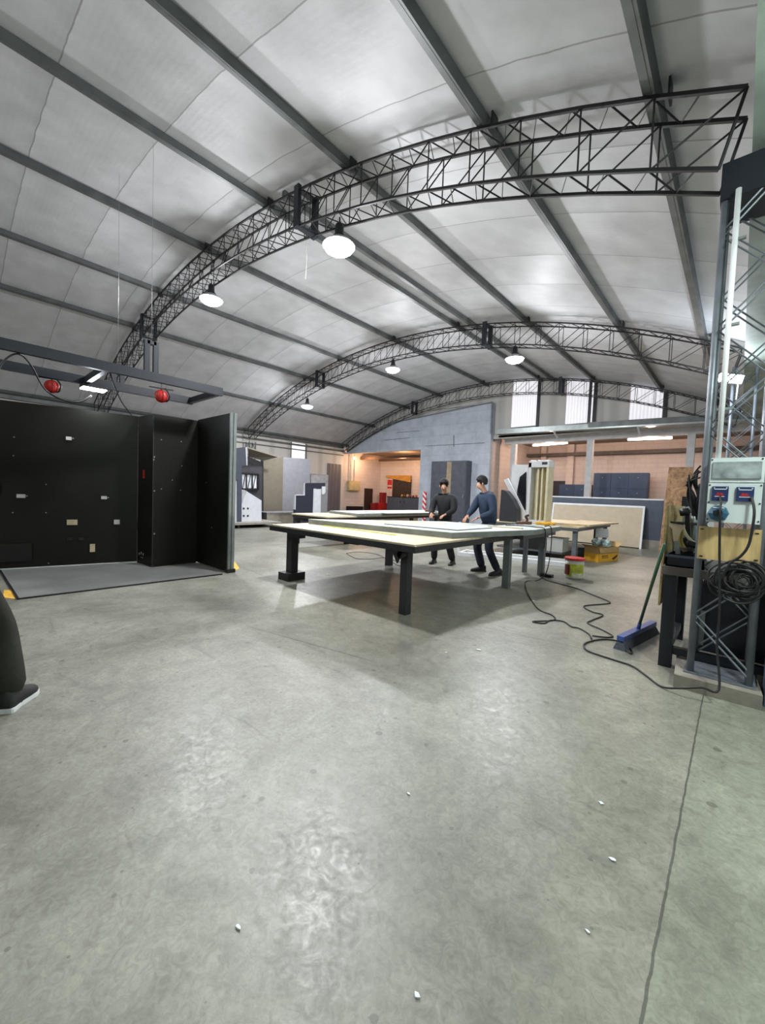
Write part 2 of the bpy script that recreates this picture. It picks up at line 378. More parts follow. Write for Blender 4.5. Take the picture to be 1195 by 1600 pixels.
def setting():
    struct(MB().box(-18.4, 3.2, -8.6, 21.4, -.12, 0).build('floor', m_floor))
    # curved ceiling
    b = MB(); xs = [-18.0+18.02*i/72 for i in range(73)]
    pts = [(x, -8.4, zt(x)+.135) for x in xs]; top = [(x, -8.4, zt(x)+.2) for x in reversed(xs)]
    b.prism(pts+top, (0, 24.95, 0)); o = struct(b.build('ceiling', m_ceil))
    # left wall, with its translucent sheet
    m_clad = rib_mat('white_wall_cladding', (206,204,198), 1.05, 'Y', .5)
    m_lite = rib_mat('translucent_sheet', (246,246,250), .12, 'Y', .4, emit=.6)
    m_liteX = rib_mat('translucent_corrugated_sheet', (240,238,244), .11, 'X', .4, emit=.5)
    b = MB()
    for y0, y1, z0, z1 in ((-8.4,12.46,0,4.25),(13.4,16.2,0,4.25),(12.46,13.4,0,2.3),(12.46,13.4,3.93,4.25)): b.box(-18.05,-17.85,y0,y1,z0,z1)
    w = struct(b.build('wall_left', m_clad))
    win = struct(MB().box(-18.0,-17.9,12.46,13.4,2.3,3.93).build('window_1', m_lite))
    MB().box(-17.89,-17.83,12.42,12.47,2.3,3.95).box(-17.89,-17.83,13.39,13.45,2.3,3.95).build('window_frame', m_galv, win)
    struct(MB().box(-17.84,-17.78,-8.3,16.15,3.78,3.87).box(-17.84,-17.8,-8.3,16.15,3.55,3.6).build('trim_1', m_galv))
    struct(MB().box(-17.84,-17.80,14.95,16.0,0,3.02).build('door_1', rib_mat('grey_violet_door_sheet', (104,100,106), .26, 'Y', .5)))
    struct(MB().box(-17.85,-17.83,13.75,14.93,0,2.35).build('baseboard_left', mat('grey_dado', (158,158,158), .6)))
    # block wall with the opening on its left
    m_block = course_mat('painted_block_wall', (186,194,206), (166,174,188), .95, .48, 'X', .008, .8, .5)
    b = MB(); prof = [(-17.85,3.68)]
    x = -17.85
    while zt(x)-.42 < 5.26: prof.append((x, max(3.7, zt(x)-.42))); x += .35
    prof += [(-8.3,5.56),(-8.3,0),(-12.1,0),(-12.1,3.68)]
    top_ = prof[1:-3]; cols_ = []
    for (xa,za),(xb,zb) in zip(top_, top_[1:]):
        if xb-xa < 1e-4: continue
        if xa < -12.1 < xb: zm = za+(zb-za)*(-12.1-xa)/(xb-xa); cols_ += [(xa,za,-12.1,zm),(-12.1,zm,xb,zb)]
        else: cols_.append((xa,za,xb,zb))
    for xa,za,xb,zb in cols_:
        z0 = 0 if xa >= -12.1001 else 3.68
        b.hexa([(xa,16.2,z0),(xb,16.2,z0),(xb,16.45,z0),(xa,16.45,z0),(xa,16.2,za),(xb,16.2,zb),(xb,16.45,zb),(xa,16.45,za)])
    struct(b.build('wall_back', m_block))
    top = [(p[0],16.19,p[1]+.01) for p in prof[2:-3]]
    b = MB().tube(top, .035, 4, False, True); b.box(-8.33,-8.26,16.15,16.2,4.2,5.58); struct(b.build('trim_2', m_tower))
    # cracks and stains of the block wall
    b = MB()
    for (a0,b0),(a1,b1) in (((664,697),(757,692)),((600,688),(640,684)),((709,680),(709,698)),((620,676),(655,673)),((665,642),(768,630))):
        p, q = PY(a0,b0,16.19), PY(a1,b1,16.19); b.bar(p, q, .012, .018 if a0 != 709 else .05)
    struct(b.build('trim_3', mat('wall_crack', (96,100,108), .9)))
    # gable cladding and its three skylight sheets
    m_gab = rib_mat('gable_cladding', (196,194,190), 1.1, 'X', .55)
    wins = ((-7.53,-6.45,4.42),(-5.3,-4.32,4.36),(-3.12,-2.14,4.30))
    b = MB(); xs = [-17.9]+[-17.5+.4*i for i in range(44)]
    for wx0, wx1, _ in wins: xs += [wx0, wx1]
    xs = sorted(set(xs))
    for x0, x1 in zip(xs, xs[1:]):
        xm = (x0+x1)/2; z0 = 3.9 if xm < -8.3 else 4.0
        w = [w for w in wins if w[0] < xm < w[1]]
        if w: b.box(x0, x1, 16.46, 16.56, z0, w[0][2])
        else: b.hexa([(x0,16.46,z0),(x1,16.46,z0),(x1,16.56,z0),(x0,16.56,z0),(x0,16.46,zt(x0)+.15),(x1,16.46,zt(x1)+.15),(x1,16.56,zt(x1)+.15),(x0,16.56,zt(x0)+.15)])
    struct(b.build('wall_back_gable', m_gab))
    for i, (x0, x1, z0) in enumerate(wins):
        w = struct(MB().hexa([(x0,16.49,z0),(x1,16.49,z0),(x1,16.53,z0),(x0,16.53,z0),(x0,16.49,zt(x0)+.1),(x1,16.49,zt(x1)+.1),(x1,16.53,zt(x1)+.1),(x0,16.53,zt(x0)+.1)]).build('window_%d' % (i+2), m_liteX))
        MB().box(x1+.02, x1+.13, 16.40, 16.459, z0-.1, zt(x1)+.05).build('window_post', m_dark, w)
        MB().box(x0, x1, 16.44, 16.485, z0-.04, z0+.02).build('window_sill', m_galv, w)
    # ledge below the windows, lintel and columns of the annex
    gl, gr = PY(778,678,15.95).z, PY(1095,661,15.95).z; sl = (gr-gl)/6.9; zl = lambda x: gl+sl*(x+7.98)
    def led(x0, x1, y0, y1, d0, d1): return [(x0,y0,zl(x0)+d0),(x1,y0,zl(x1)+d0),(x1,y1,zl(x1)+d0),(x0,y1,zl(x0)+d0),(x0,y0,zl(x0)+d1),(x1,y0,zl(x1)+d1),(x1,y1,zl(x1)+d1),(x0,y1,zl(x0)+d1)]
    lg = struct(MB().hexa(led(-7.98,1.2,15.95,16.5,0,.05)).hexa(led(-7.98,1.2,15.95,15.98,.05,.20)).build('trim_4', m_alu))
    MB().hexa(led(-4.3,1.2,15.91,15.945,.06,.24)).build('front_flashing', m_galv, lg)
    MB().hexa(led(-7.98,1.2,15.985,16.46,.10,.14)).build('gutter_floor', m_dark, lg)
    for x in (-5.55,-2.75): MB().bar((x,16.45,zl(x)-.2),(x,16.02,zl(x)-.01),.05,.05).build('ledge_bracket', m_white, lg)
    struct(MB().box(-4.36,-4.27,15.98,16.06,zl(-4.3)+.2,zt(-4.3)).build('trim_14', m_dark))
    m_lint = mat('lintel_white', (206,206,208), .6, 0, .06)
    struct(MB().box(-8.06,3.0,17.1,17.35,3.82,4.12).box(-8.06,3.0,16.46,17.1,4.04,4.12).build('trim_5', m_lint))
    for i, x in enumerate((-7.66,-4.52,-1.35)):
        struct(MB().box(x-.11,x+.11,17.12,17.33,0,3.82).build('trim_%d' % (6+i), m_lint))
    m_pink = course_mat('painted_brick', (214,200,192), (196,182,172), .42, .21, 'X', .008, .8, .2)
    m_pinkY = course_mat('painted_brick_side', (214,200,192), (196,182,172), .42, .21, 'Y', .008, .8, .2)
    struct(MB().box(-8.4,-8.3,16.45,20.6,0,4.12).build('wall_annex_left', m_pinkY))
    struct(MB().box(-8.4,3.2,20.6,20.75,0,4.12).build('wall_annex_back', m_pink))
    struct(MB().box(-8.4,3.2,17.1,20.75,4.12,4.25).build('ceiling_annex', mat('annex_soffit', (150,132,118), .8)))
    struct(MB().box(-7.6,-7.35,20.3,20.6,0,4.1).box(-6.35,-6.05,20.35,20.6,0,4.1).build('trim_9', m_pink))
    struct(MB().box(-8.3,2.8,20.2,20.5,3.55,3.7).build('trim_10', mat('annex_beam', (92,84,80), .6)))
    struct(MB().box(-7.15,-6.45,20.55,20.61,0,2.35).build('door_2', mat('dark_doorway_leaf', (38,36,38), .5)))
    # room behind the left opening
    struct(MB().box(-18.0,-17.85,16.2,19.7,0,4.0).build('wall_side_room_left', m_pinkY))
    struct(MB().box(-18.0,-11.9,19.55,19.7,0,4.0).build('wall_side_room_back', m_pink))
    struct(MB().box(-12.1,-11.95,16.45,19.55,0,4.0).build('wall_side_room_right', m_pinkY))
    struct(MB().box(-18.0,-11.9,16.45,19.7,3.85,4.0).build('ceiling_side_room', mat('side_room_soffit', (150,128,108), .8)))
    # remaining shell: right wall and the wall behind the camera
    struct(MB().box(1.3,1.45,-8.5,17.1,0,4.4).box(3.05,3.2,17.0,20.75,0,4.12).build('wall_right', mat('right_wall_paint', (196,204,200), .7)))
    struct(MB().box(-18.05,1.45,-8.6,-8.4,0,6.6).build('wall_behind', mat('rear_wall_paint', (186,186,184), .8)))
    struct(MB().box(-.085,1.4,-8.3,16.4,4.02,4.42).build('trim_11', mat('valley_gutter', (148,160,150), .55, .0, .22, 1.5)))
    struct(MB().box(-18.0,-17.7,-8.3,16.1,4.0,4.12).build('trim_12', m_galv))
AT0[0] = True; setting(); AT0[0] = False

# ------------------------------------------------------------------ trusses
X0, X1, HD = -17.45, -.13, .56
def make_truss():
    Y = TY[0]
    t = thing('roof_truss', (XC, Y, zt(X0)-HD), 'dark arched lattice roof truss nearest the camera, carrying two high bay lamps', 'truss')
    n = 32; xs = [X0+(X1-X0)*i/n for i in range(n+1)]
    for s in (-1, 1):
        y = Y+s*.15
        MB().tube([(x,y,zt(x)-.02) for x in xs], .019, 4, False, True).build('top_chord', m_steel, t)
        MB().tube([(x,y,zt(x)-HD) for x in [X0+.12]+xs[1:-1]+[X1-.12]], .018, 4, False, True).build('bottom_chord', m_steel, t)
        for e, g in ((X0+.12,X0),(X1-.12,X1)): MB().cyl((e,y,zt(e)-HD),(g,y,zt(g)-.02),.012,n=6).build('end_strut', m_steel, t)
        for i in range(1, n):
            MB().cyl((xs[i],y,zt(xs[i])-HD),(xs[i],y,zt(xs[i])-.02),.008,n=6).build('vertical_bar', m_steel, t)
            MB().cyl((xs[i],y,zt(xs[i])-HD),(xs[i+1],y,zt(xs[i+1])-.02),.008,n=6).build('diagonal_bar', m_steel, t)
    for dz, nm in ((-.02,'top_lacing'),(-HD,'bottom_lacing')):
        pts = [(X0+.25+(X1-X0-.5)*i/110, Y+(.15 if i%2 else -.15), zt(X0+.25+(X1-X0-.5)*i/110)+dz) for i in range(111)]
        MB().tube(pts, .009, 5, False).build(nm, m_steel, t)
    for x in (-5.3, -12.35):
        b = MB()
        for s in (-1, 1):
            b.obox((x,Y+s*.17,zt(x)-HD/2),(1,0,0),(0,1,0),(0,0,1),.055,.03,HD/2+.03)
        b.box(x-.05,x+.05,Y-.17,Y+.17,zt(x)-.03,zt(x)-.005).box(x-.05,x+.05,Y-.17,Y+.17,zt(x)-HD-.02,zt(x)-HD+.01)
        plab(b.build('splice_frame', m_frame, t), 'dark blue splice frame')
    for x in PUR:
        x += .12 if x > XC else -.1
        MB().obox((x,Y-.1,zt(x)+.05),(1,0,0),(0,1,0),(0,0,1),.008,.06,.07).build('purlin_cleat', m_steel, t)
    return t
PUR = [-17.69,-15.54,-13.11,-11.10,-8.65,-6.28,-4.26,-2.18,-.70]
truss = make_truss()
dup(truss, (XC,TY[1],WL[truss.name].z), None, 'dark arched roof truss in the middle, between the nearest truss and the end wall')
dup(truss, (XC,TY[2],WL[truss.name].z), None, 'dark arched roof truss right against the block end wall and skylights')
dup(truss, (XC,TY[0]-6,WL[truss.name].z), None, 'dark arched roof truss behind the camera position')

PL = ['galvanised roof purlin lowest on the left, along the left wall eave',
 'galvanised roof purlin second up from the left eave',
 'galvanised roof purlin third up from the left eave',
 'galvanised roof purlin fourth up from the left eave, above the hanging rig',
 'galvanised roof purlin along the ridge, left of the large near lamp',
 'galvanised roof purlin passing right behind the large near lamp',
 'galvanised roof purlin third from the right, leaving the top edge left of centre',
 'galvanised roof purlin second from the right, starting at the top edge near the photo centre',
 'galvanised roof purlin furthest right, ending beside the lattice column']
def purlin(x, y0, y1, label):
    a = math.atan2(-(x-XC), RR); ux = V((math.cos(a),0,math.sin(a))); uz = V((-math.sin(a),0,math.cos(a)))
    c = V((x,(y0+y1)/2,zt(x)+.065)); h = (y1-y0)/2
    b = MB().obox(c, ux, (0,1,0), uz, .032, h, .06)
    b.obox(c-ux*.038+uz*.03, ux, (0,1,0), uz, .006, h, .028)
    b.obox(c+ux*.045-uz*.052, ux, (0,1,0), uz, .014, h, .006)
    tag(b.build('roof_purlin', m_galv), label, 'purlin')
for x, l in zip(PUR, PL): purlin(x, -8.2, 16.42, l)
purlin(-5.78, 3.75, 16.42, 'galvanised roof purlin of the close pair, the right one, beginning at the nearest truss')

# ------------------------------------------------------------------ high bay lamps
m_bulb = mat('lit_lamp_lens', (255,255,255), .3, emit=((246,250,255), 26.0), var=0)
m_refl = mat('lamp_reflector', (206,210,214), .3, .4, .05)
W_BAY = 400
def make_lamp(loc, label, rod, pw=1.0, col=(250,251,255)):
    x, y, z = loc
    t = thing('high_bay_lamp', (x,y,z), label, 'lamp', 'high bay lamps under the roof trusses')
    MB().cyl((x,y,z+.28),(x,y,z+rod),.011,n=8).tube([(x,y,z+.28),(x+.03,y,z+.31),(x,y,z+.34),(x-.03,y,z+.31),(x,y,z+.28)],.006,6).build('hanger_rod', m_steel, t)
    MB().lathe((x,y,z),[(0,.3),(.05,.3),(.06,.28),(.065,.16),(.09,.13),(.09,.09),(0,.09)],20).build('ballast_housing', m_dark, t, True)
    MB().lathe((x,y,z),[(.07,.10),(.12,.09),(.19,.04),(.232,-.005),(.236,-.01),(.228,-.008),(.185,.03),(.12,.075),(.07,.085)],28).build('reflector', m_refl, t, True)
    MB().lathe((x,y,z),[(0,-.11),(.08,-.105),(.15,-.085),(.2,-.05),(.226,-.006),(.2,.004),(0,.01)],28).build('lens', m_bulb, t, True)
    lamp_light('bay_glow', (x,y,z-.22), 150*pw, col, .11, t)
    a = lamp_light('bay_light', (x,y,z-.13), 135*pw, col, parent=t, kind='AREA', size=(.4,.4)); a.data.shape = 'DISK'
    return t
lamps = [((-4.5,3.86,4.93),'large bright high bay lamp hung from the nearest truss, left of top centre',.40),
 ((-8.56,3.86,5.36),'bright high bay lamp hung from the nearest truss, the smaller one to its left',.42),
 ((-8.63,9.86,5.44),'high bay lamp hung below the crown of the middle truss',.36),
 ((-13.12,9.86,4.78),'high bay lamp hung low on the left leg of the middle truss',.5),
 ((-4.5,9.86,4.97),'bright high bay lamp hung from the middle truss, in front of the skylights',.36),
 ((-4.5,-2.14,4.93),'unseen high bay lamp added on the truss behind the camera, near its right side',.40,.22),  # unseen lamp, added to brighten the floor near the camera
 ((-9.0,-2.14,5.36),'unseen high bay lamp added on the truss behind the camera, under the crown',.42,.22)]  # second added lamp out of view, a dim fill for the foreground
for l in lamps: make_lamp(*l)
make_lamp((.9,2.3,3.6), 'high bay lamp hung under the valley gutter, right of the frame', .42, .36, (240,255,247))

def tube_light(p, q, label, watts, col, name='fluorescent_tube_light', rod_top=None):
    p, q = V(p), V(q); c = (p+q)/2; d = (q-p).normalized()
    t = thing(name, c, label, 'lamp')
    m_t = mat('lit_warm_tube', (255,240,220), .3, emit=((255,228,206), 12.0), var=0)
    MB().bar(p+V((0,0,.06)), q+V((0,0,.06)), .12, .05).build('light_housing', m_white, t)
    for s in (-.04, .04):
        MB().cyl(p+V((0,s,.0)), q+V((0,s,.0)), .034, n=12).build('tube', m_t, t)
    b = MB()
    for f in (.2, .8):
        u = p.lerp(q, f); b.cyl(u+V((0,0,.08)), V((u.x,u.y,rod_top or 4.12)), .006, n=6)
    b.build('hanger_rod', m_steel, t)
    lamp_light('tube_glow', c-V((0,0,.08)), watts, col, .12, t)
Yt = 17.8
tube_light(PY(833,696,Yt), PY(886,692,Yt), 'lit fluorescent tube light over the low blue lockers', 95, (255,218,196))
tube_light(PY(981,687,Yt), PY(1050,684,Yt), 'lit fluorescent tube light further right, over the tall blue lockers', 105, (255,222,202))
p = PX(548,708,-17.2); p.z = min(p.z, 3.6)
t = thing('wall_lamp', V((-17.6,17.0,3.55)), 'small lit bulkhead lamp high in the left side room', 'lamp')
MB().lathe((-17.83,17.0,3.5),[(0,0),(.09,0),(.09,.04),(0,.04)],16,(1,0,0)).build('lamp_base', m_white, t)
MB().lathe((-17.79,17.0,3.5),[(.075,0),(.07,.06),(.04,.1),(0,.11)],16,(1,0,0)).build('lamp_globe', mat('warm_lamp_globe',(255,230,190),.3,emit=((255,210,150),8.0),var=0), t, True)
lamp_light('warm_glow', (-17.0,17.2,3.2), 60, (255,204,160), .15, t)
lamp_light('warm_glow_back', (-14.6,17.9,3.3), 75, (255,206,166), .2, t)

# floodlight beside the second lattice column
t = thing('floodlight', (-.30,9.5,3.70), 'white floodlight on a bracket at the far lattice column', 'lamp')
p = PY(1142,592,9.45)
WL[t.name] = p; t.location = p
MB().obox(p, (1,.2,-.25),(0,1,0),(0.25,0,1),.17,.05,.07).bevel(.01).build('flood_housing', m_white, t)
MB().obox(p+V((-.03,-.055,-.0)), (1,.2,-.25),(0,1,0),(.25,0,1),.15,.012,.055).build('flood_lens', m_bulb, t)
MB().bar(p+V((.1,.03,-.05)), (-.16,9.72,p.z-.32), .02).build('bracket', m_white, t)
lamp_light('flood_glow', p+V((-.1,-.25,-.05)), 55, (235,244,255), .08, t)

# ------------------------------------------------------------------ lattice columns
def make_column(x0, x1, y, zb, ztop, label, w=.32, col=None):
    m = col or m_tower
    t = thing('lattice_column', ((x0+x1)/2, y+w/2, zb), label, 'column')
    C = [(x0,y),(x1,y),(x1,y+w),(x0,y+w)]
    for cx, cy in C: MB().cyl((cx,cy,zb),(cx,cy,ztop),.024,n=10).build('leg', m, t, True)
    n = int((ztop-zb)/.34)
    for k in range(4):
        a, b_ = C[k], C[(k+1)%4]; o = V((b_[1]-a[1], a[0]-b_[0], 0)).normalized()*.012
        pts1, pts2 = [], []
        for i in range(n+1):
            z = zb+.06+(ztop-zb-.12)*i/n; e = a if i % 2 else b_
            pts1.append(V((e[0],e[1],z))+o); pts2.append(V((e[0],e[1],z+.05))+o)
        MB().tube(pts1, .0085, 6, False).tube(pts2, .0085, 6, False).build('lacing_rod', m, t)
    MB().box(x0-.04,x1+.04,y-.04,y+w+.04,zb,zb+.012).build('base_plate', m, t)
    return t
pl = PZ(1077.6,1050,.1); pr = PZ(1168.6,1073.6,.1)
CX0, CX1, CY = pl.x, pr.x, (pl.y+pr.y)/2
col1 = make_column(CX0, CX1, CY, .10, 3.80, 'grey lattice steel column on a concrete block, nearest on the right')
MB().box(CX0-.03, 1.28, CY-.04, CY+.36, 3.64, 3.9).build('head_beam', m_frame, col1)
make_column(-.22, .1, 9.72, 0, 3.95, 'lattice steel column further back, lit by the floodlight')
make_column(-17.6, -17.3, 3.72, 0, 3.6, 'lattice steel column at the left wall under the nearest truss')
make_column(-17.6, -17.3, 9.72, 0, 3.6, 'lattice steel column at the left wall under the middle truss')
a, b_, c, d = PZ(1051.4,1073,0), PZ(1184,1108.5,0), PZ(1062,1055,0), None
u = (b_-a); u.normalize(); n_ = V((-u.y,u.x,0))
blk = MB(); L_ = (b_-a).length+.02
blk.hexa([a, a+u*L_, a+u*L_+n_*.62, a+n_*.62, a+V((0,0,.1)), a+u*L_+V((0,0,.1)), a+u*L_+n_*.62+V((0,0,.1)), a+n_*.62+V((0,0,.1))])
tag(blk.bevel(.008,1).build('concrete_plinth', m_conc), 'low concrete block under the near lattice column', 'plinth')

# electrical distribution box on the column
YB = CY-.035
def on(px, py, y=None): return PY(px, py, YB-.1 if y is None else y)
m_box = mat('pale_grey_enclosure', (198,206,206), .4, 0, .04)
tl, tr, bl, br = on(1109,716), on(1192,718), on(1109,716), on(1190,822)
bz = on(1104,815).z; x0, x1 = (on(1109,716).x+on(1103,815).x)/2, on(1191,770).x
zt_, zs = tl.z, on(1106,754).z
t = thing('distribution_box', ((x0+x1)/2, YB, bz), 'pale grey electrical socket panel with blue sockets mounted on the lattice column', 'electrical panel')
MB().box(x0,x1,YB-.1,YB,bz,zs-.003).bevel(.006).build('socket_box', m_box, t)
up = MB().box(x0+.004,x1+.004,YB-.1,YB,zs+.003,zt_).bevel(.006).build('breaker_box', m_box, t)
MB().box(x0+.018,x1-.012,YB-.112,YB-.095,zs+.03,zt_-.03).bevel(.004).build('window_cover', mat('smoky_clear_cover', (150,158,160), .12, 0, .35, 9, .3, 12), up)
W_ = x1-x0; b = MB()
for fx, z in ((.04,zt_-.012),(.96,zt_-.012),(.03,zs-.018),(.97,zs-.018),(.03,(zs+bz)/2),(.97,(zs+bz)/2),(.03,bz+.02),(.97,bz+.02)):
    b.cyl((x0+W_*fx,YB-.104,z),(x0+W_*fx,YB-.096,z),.0055,n=10)
b.build('screw', m_black, t)
def spt(px, py): q = PY(px,py,YB-.1); return q.x, q.z
for nm, (a0,b0,a1,b1) in (('left',(1113,760,1137,783)),('right',(1151,761,1177,784))):
    xa, za = spt(a0,b0); xb, zb_ = spt(a1,b1)
    so = plab(MB().box(xa,xb,YB-.118,YB-.098,zb_,za).bevel(.003).build('socket', mat('navy_socket',(34,48,92),.4), t), 'navy blue %s socket' % nm)
    xm, zm = (xa+xb)/2, (za+zb_)/2
    MB().box(xa+.012,xb-.012,YB-.1205,YB-.117,za-.022,za-.017).box(xa+.008,xa+.016,YB-.1205,YB-.117,za-.012,za-.007).box(xb-.014,xb-.007,YB-.1205,YB-.117,za-.014,za-.007).box(xa+.016,xb-.02,YB-.1205,YB-.117,zm-.022,zm-.018).build('socket_marking', m_white, so)
    MB().box(xm-.024,xm+.02,YB-.1207,YB-.117,zm-.012,zm-.006).box(xm-.018,xm-.004,YB-.1207,YB-.117,zm-.003,zm+.006).box(xm+.0,xm+.014,YB-.1207,YB-.117,zm-.003,zm+.004).build('red_marking', m_red, so)
cx_, cz_ = spt(1122,802)
so = plab(MB().lathe((cx_,YB-.1,cz_),[(0,.07),(.03,.07),(.034,.05),(.055,.035),(.06,0),(0,0)],8,(0,-1,0)).build('plug_socket', mat('teal_plug',(36,86,112),.4), t), 'round teal industrial socket')
MB().obox((cx_-.002,YB-.174,cz_+.004),(1,0,0),(0,1,0),(0,0,1),.026,.006,.016).build('socket_lid', m_black, so)
MB().box(cx_-.03,cx_+.03,YB-.15,YB-.1,cz_+.036,cz_+.044).build('lid_hinge', m_box, so)
# plywood board below it
xa = on(1092,822,YB-.02).x; xb = on(1189,850,YB-.02).x; za = on(1092,822,YB-.02).z; zb_ = on(1090,872,YB-.02).z
t = tag(MB().box(xa,xb,YB-.03,YB-.004,zb_,za).bevel(.002,1).build('plywood_board', m_plyw), 'knotty plywood board fixed on the lattice column below the electrical panel', 'board')
b = MB()
for x, z in ((xa+.02,za-.02),(xb-.025,za-.025),(xb-.02,zb_+.03),(xa+.025,zb_+.02)): b.obox((x,YB-.032,z),(1,0,0),(0,1,0),(0,0,1),.01,.003,.004)
b.build('staple', m_black, t)
# white conduit up the column
pts = [on(1122,716,YB-.04), on(1131,600,YB-.04), on(1140,470,YB-.04), on(1152,330,YB-.04), on(1154,262,YB-.04)]
xcond = sum(q.x for q in pts[:4])/4
t = tag(MB().tube([(xcond,YB-.04,zt_-.005),(xcond,YB-.04,3.66)],.017,12,False).build('conduit_pipe', m_white, None, True), 'white conduit pipe rising up the near lattice column', 'pipe')
for z in (2.1,2.7,3.3): MB().box(xcond-.028,xcond+.06,YB-.045,YB-.02,z,z+.018).build('pipe_clip', m_alu, t)
# cables hanging from the sockets
def wpt(px, py, off): return PY(px, py, YB-off)
tag(MB().tube([wpt(1125,776,.125),wpt(1126,786,.16),wpt(1125,800,.19),wpt(1124,850,.16),wpt(1124,900,.13),wpt(1124,960,.14),wpt(1120,1010,.15)]+[V((-.03,3.62,.118)),V((-.12,3.58,.115)),V((-.24,3.60,.06)),V((-.36,3.66,.009)),V((-.48,3.8,.009)),V((-.6,3.93,.009)),V((-.76,3.96,.009)),V((-.95,4.0,.009)),V((-1.02,4.09,.009)),V((-1.04,4.2,.009)),V((-1.0,4.36,.009)),V((-.93,4.48,.009)),V((-.82,4.53,.009)),V((-.72,4.42,.009)),V((-.67,4.33,.009)),V((-.66,4.24,.012)),V((-.72,4.3,.02)),V((-.74,4.38,.03))],.0075,8).build('extension_cord', m_rub, None, True),
    'black power cord from the left socket, looping across the floor to the broom', 'cord')
tag(MB().tube([wpt(1174,776,.125),wpt(1178,795,.16),wpt(1177,815,.17),wpt(1170,850,.16),wpt(1158,868,.15),wpt(1143,878,.13),wpt(1134,890,.12),wpt(1128,905,.11)],.0085,8).build('power_cable', m_rub, None, True), 'thick black cable curving down from the right socket to the coil', 'cord')
b = MB()
ccx, ccz = wpt(1160,912,.08).x, wpt(1160,912,.08).z
for k in range(15):
    r = random.uniform(.05,.15); ox, oz = random.uniform(-.05,.05), random.uniform(-.09,.05); ph = random.uniform(0,6.28); sq = random.uniform(.6,1.5)
    pts = [(ccx+ox+r*math.cos(ph+i*.524), YB-.045-.007*(k%5)-.01*math.sin(i+k), ccz+oz+r*sq*math.sin(ph+i*.524)) for i in range(13)]
    b.tube(pts,.0075,6,True,False,3)
tag(b.build('cable_coil', m_rub, None, True), 'tangled coil of black cable hung on the lattice column under the plywood board', 'cable coil')
b = MB()
for k in range(4):
    pts = [PY(1076-k*1.5,742+k*5,4.1), PY(1079+k*2,775,4.08+.02*k), PY(1084+k*3,800+k*7,4.1), PY(1090+k*2,775-k*5,4.12), PY(1083+k*2,752+k*3,4.1), PY(1091-k,735+k*4,4.06)]
    b.tube(pts,.008,6)
for k in range(3): b.tube([PY(1094,728+k*9,4.05),PY(1084-k*3,742+k*6,4.1),PY(1078-k*2,770+k*5,4.12),PY(1082+k*2,806,4.1)],.007,6)
tag(b.build('cable_coil', m_rub, None, True), 'black cable bundle hung on the left side of the near lattice column, above the workbench', 'cable coil')
# grey standing pipe with an open mouth
px_, py_ = .17, 4.75
zp = PY(1185,548,py_).z; ZB0 = .871
t = tag(MB().lathe((px_,py_,0),[(0,ZB0),(.07,ZB0),(.07,zp),(.058,zp),(.058,zp-.5),(0,zp-.5)],20).build('vent_pipe', m_tower, None, True), 'tall grey open-topped pipe behind the lattice column', 'pipe')

# ------------------------------------------------------------------ workbench right
bx0, by0 = -.44, 4.16
t = thing('workbench', (.2,4.5,0), 'dark steel workbench behind the near lattice column, littered with tools', 'workbench')
ZB = .80
plab(MB().box(bx0-.02,1.1,by0-.03,5.25,ZB,ZB+.07).build('bench_top', mat('worn_bench_top',(92,86,80),.6,0,.2), t),'worn brown-grey bench top')
for x, y in ((bx0+.04,by0+.04),(bx0+.04,5.15),(1.0,by0+.04),(1.0,5.15)): MB().box(x-.045,x+.045,y-.045,y+.045,0,ZB).build('leg', m_frame, t)
MB().box(bx0+.08,.95,by0+.01,by0+.07,.12,.18).build('foot_rail', m_frame, t)
MB().box(bx0,bx0+.07,by0+.08,5.1,.12,.18).build('foot_rail', m_frame, t)
plab(MB().box(-.2,.92,by0+.25,5.1,.14,.72).build('cabinet', mat('blue_black_cabinet',(44,50,60),.4), t),'blue-black cabinet body')
MB().box(-.24,-.16,by0+.2,by0+.24,.2,.5).build('metal_bracket', m_alu, t)
t = thing('tool_cabinet', (.62,4.05,0), 'dark slate cabinet at the right edge behind the lattice column', 'cabinet')
MB().box(.21,.95,3.86,4.1,.0,.86).bevel(.006).build('body', m_greyp, t)
MB().box(.25,.91,3.845,3.862,.08,.80).build('door', m_greyp, t)
MB().box(.29,.31,3.825,3.846,.4,.55).build('handle', m_alu, t)
q = PY(1043,853,4.25); q2 = PY(1089,877,4.25)
t = thing('tool_tray', ((q.x+q2.x)/2,4.3,ZB+.07), 'dark navy tool tray on the front left corner of the workbench', 'tray')
b = MB(); xa, xb = q.x, q2.x+.05; zb_ = ZB+.07; za = zb_+.10
b.box(xa,xb,4.17,4.55,zb_,zb_+.012).box(xa,xa+.012,4.17,4.55,zb_,za).box(xb-.012,xb,4.17,4.55,zb_,za).box(xa,xb,4.17,4.182,zb_,za).box(xa,xb,4.538,4.55,zb_,za)
b.build('tray_body', mat('navy_tray',(28,34,48),.35), t)
MB().box(xa-.006,xb+.006,4.163,4.17,za-.02,za).build('rim', m_greyp, t)
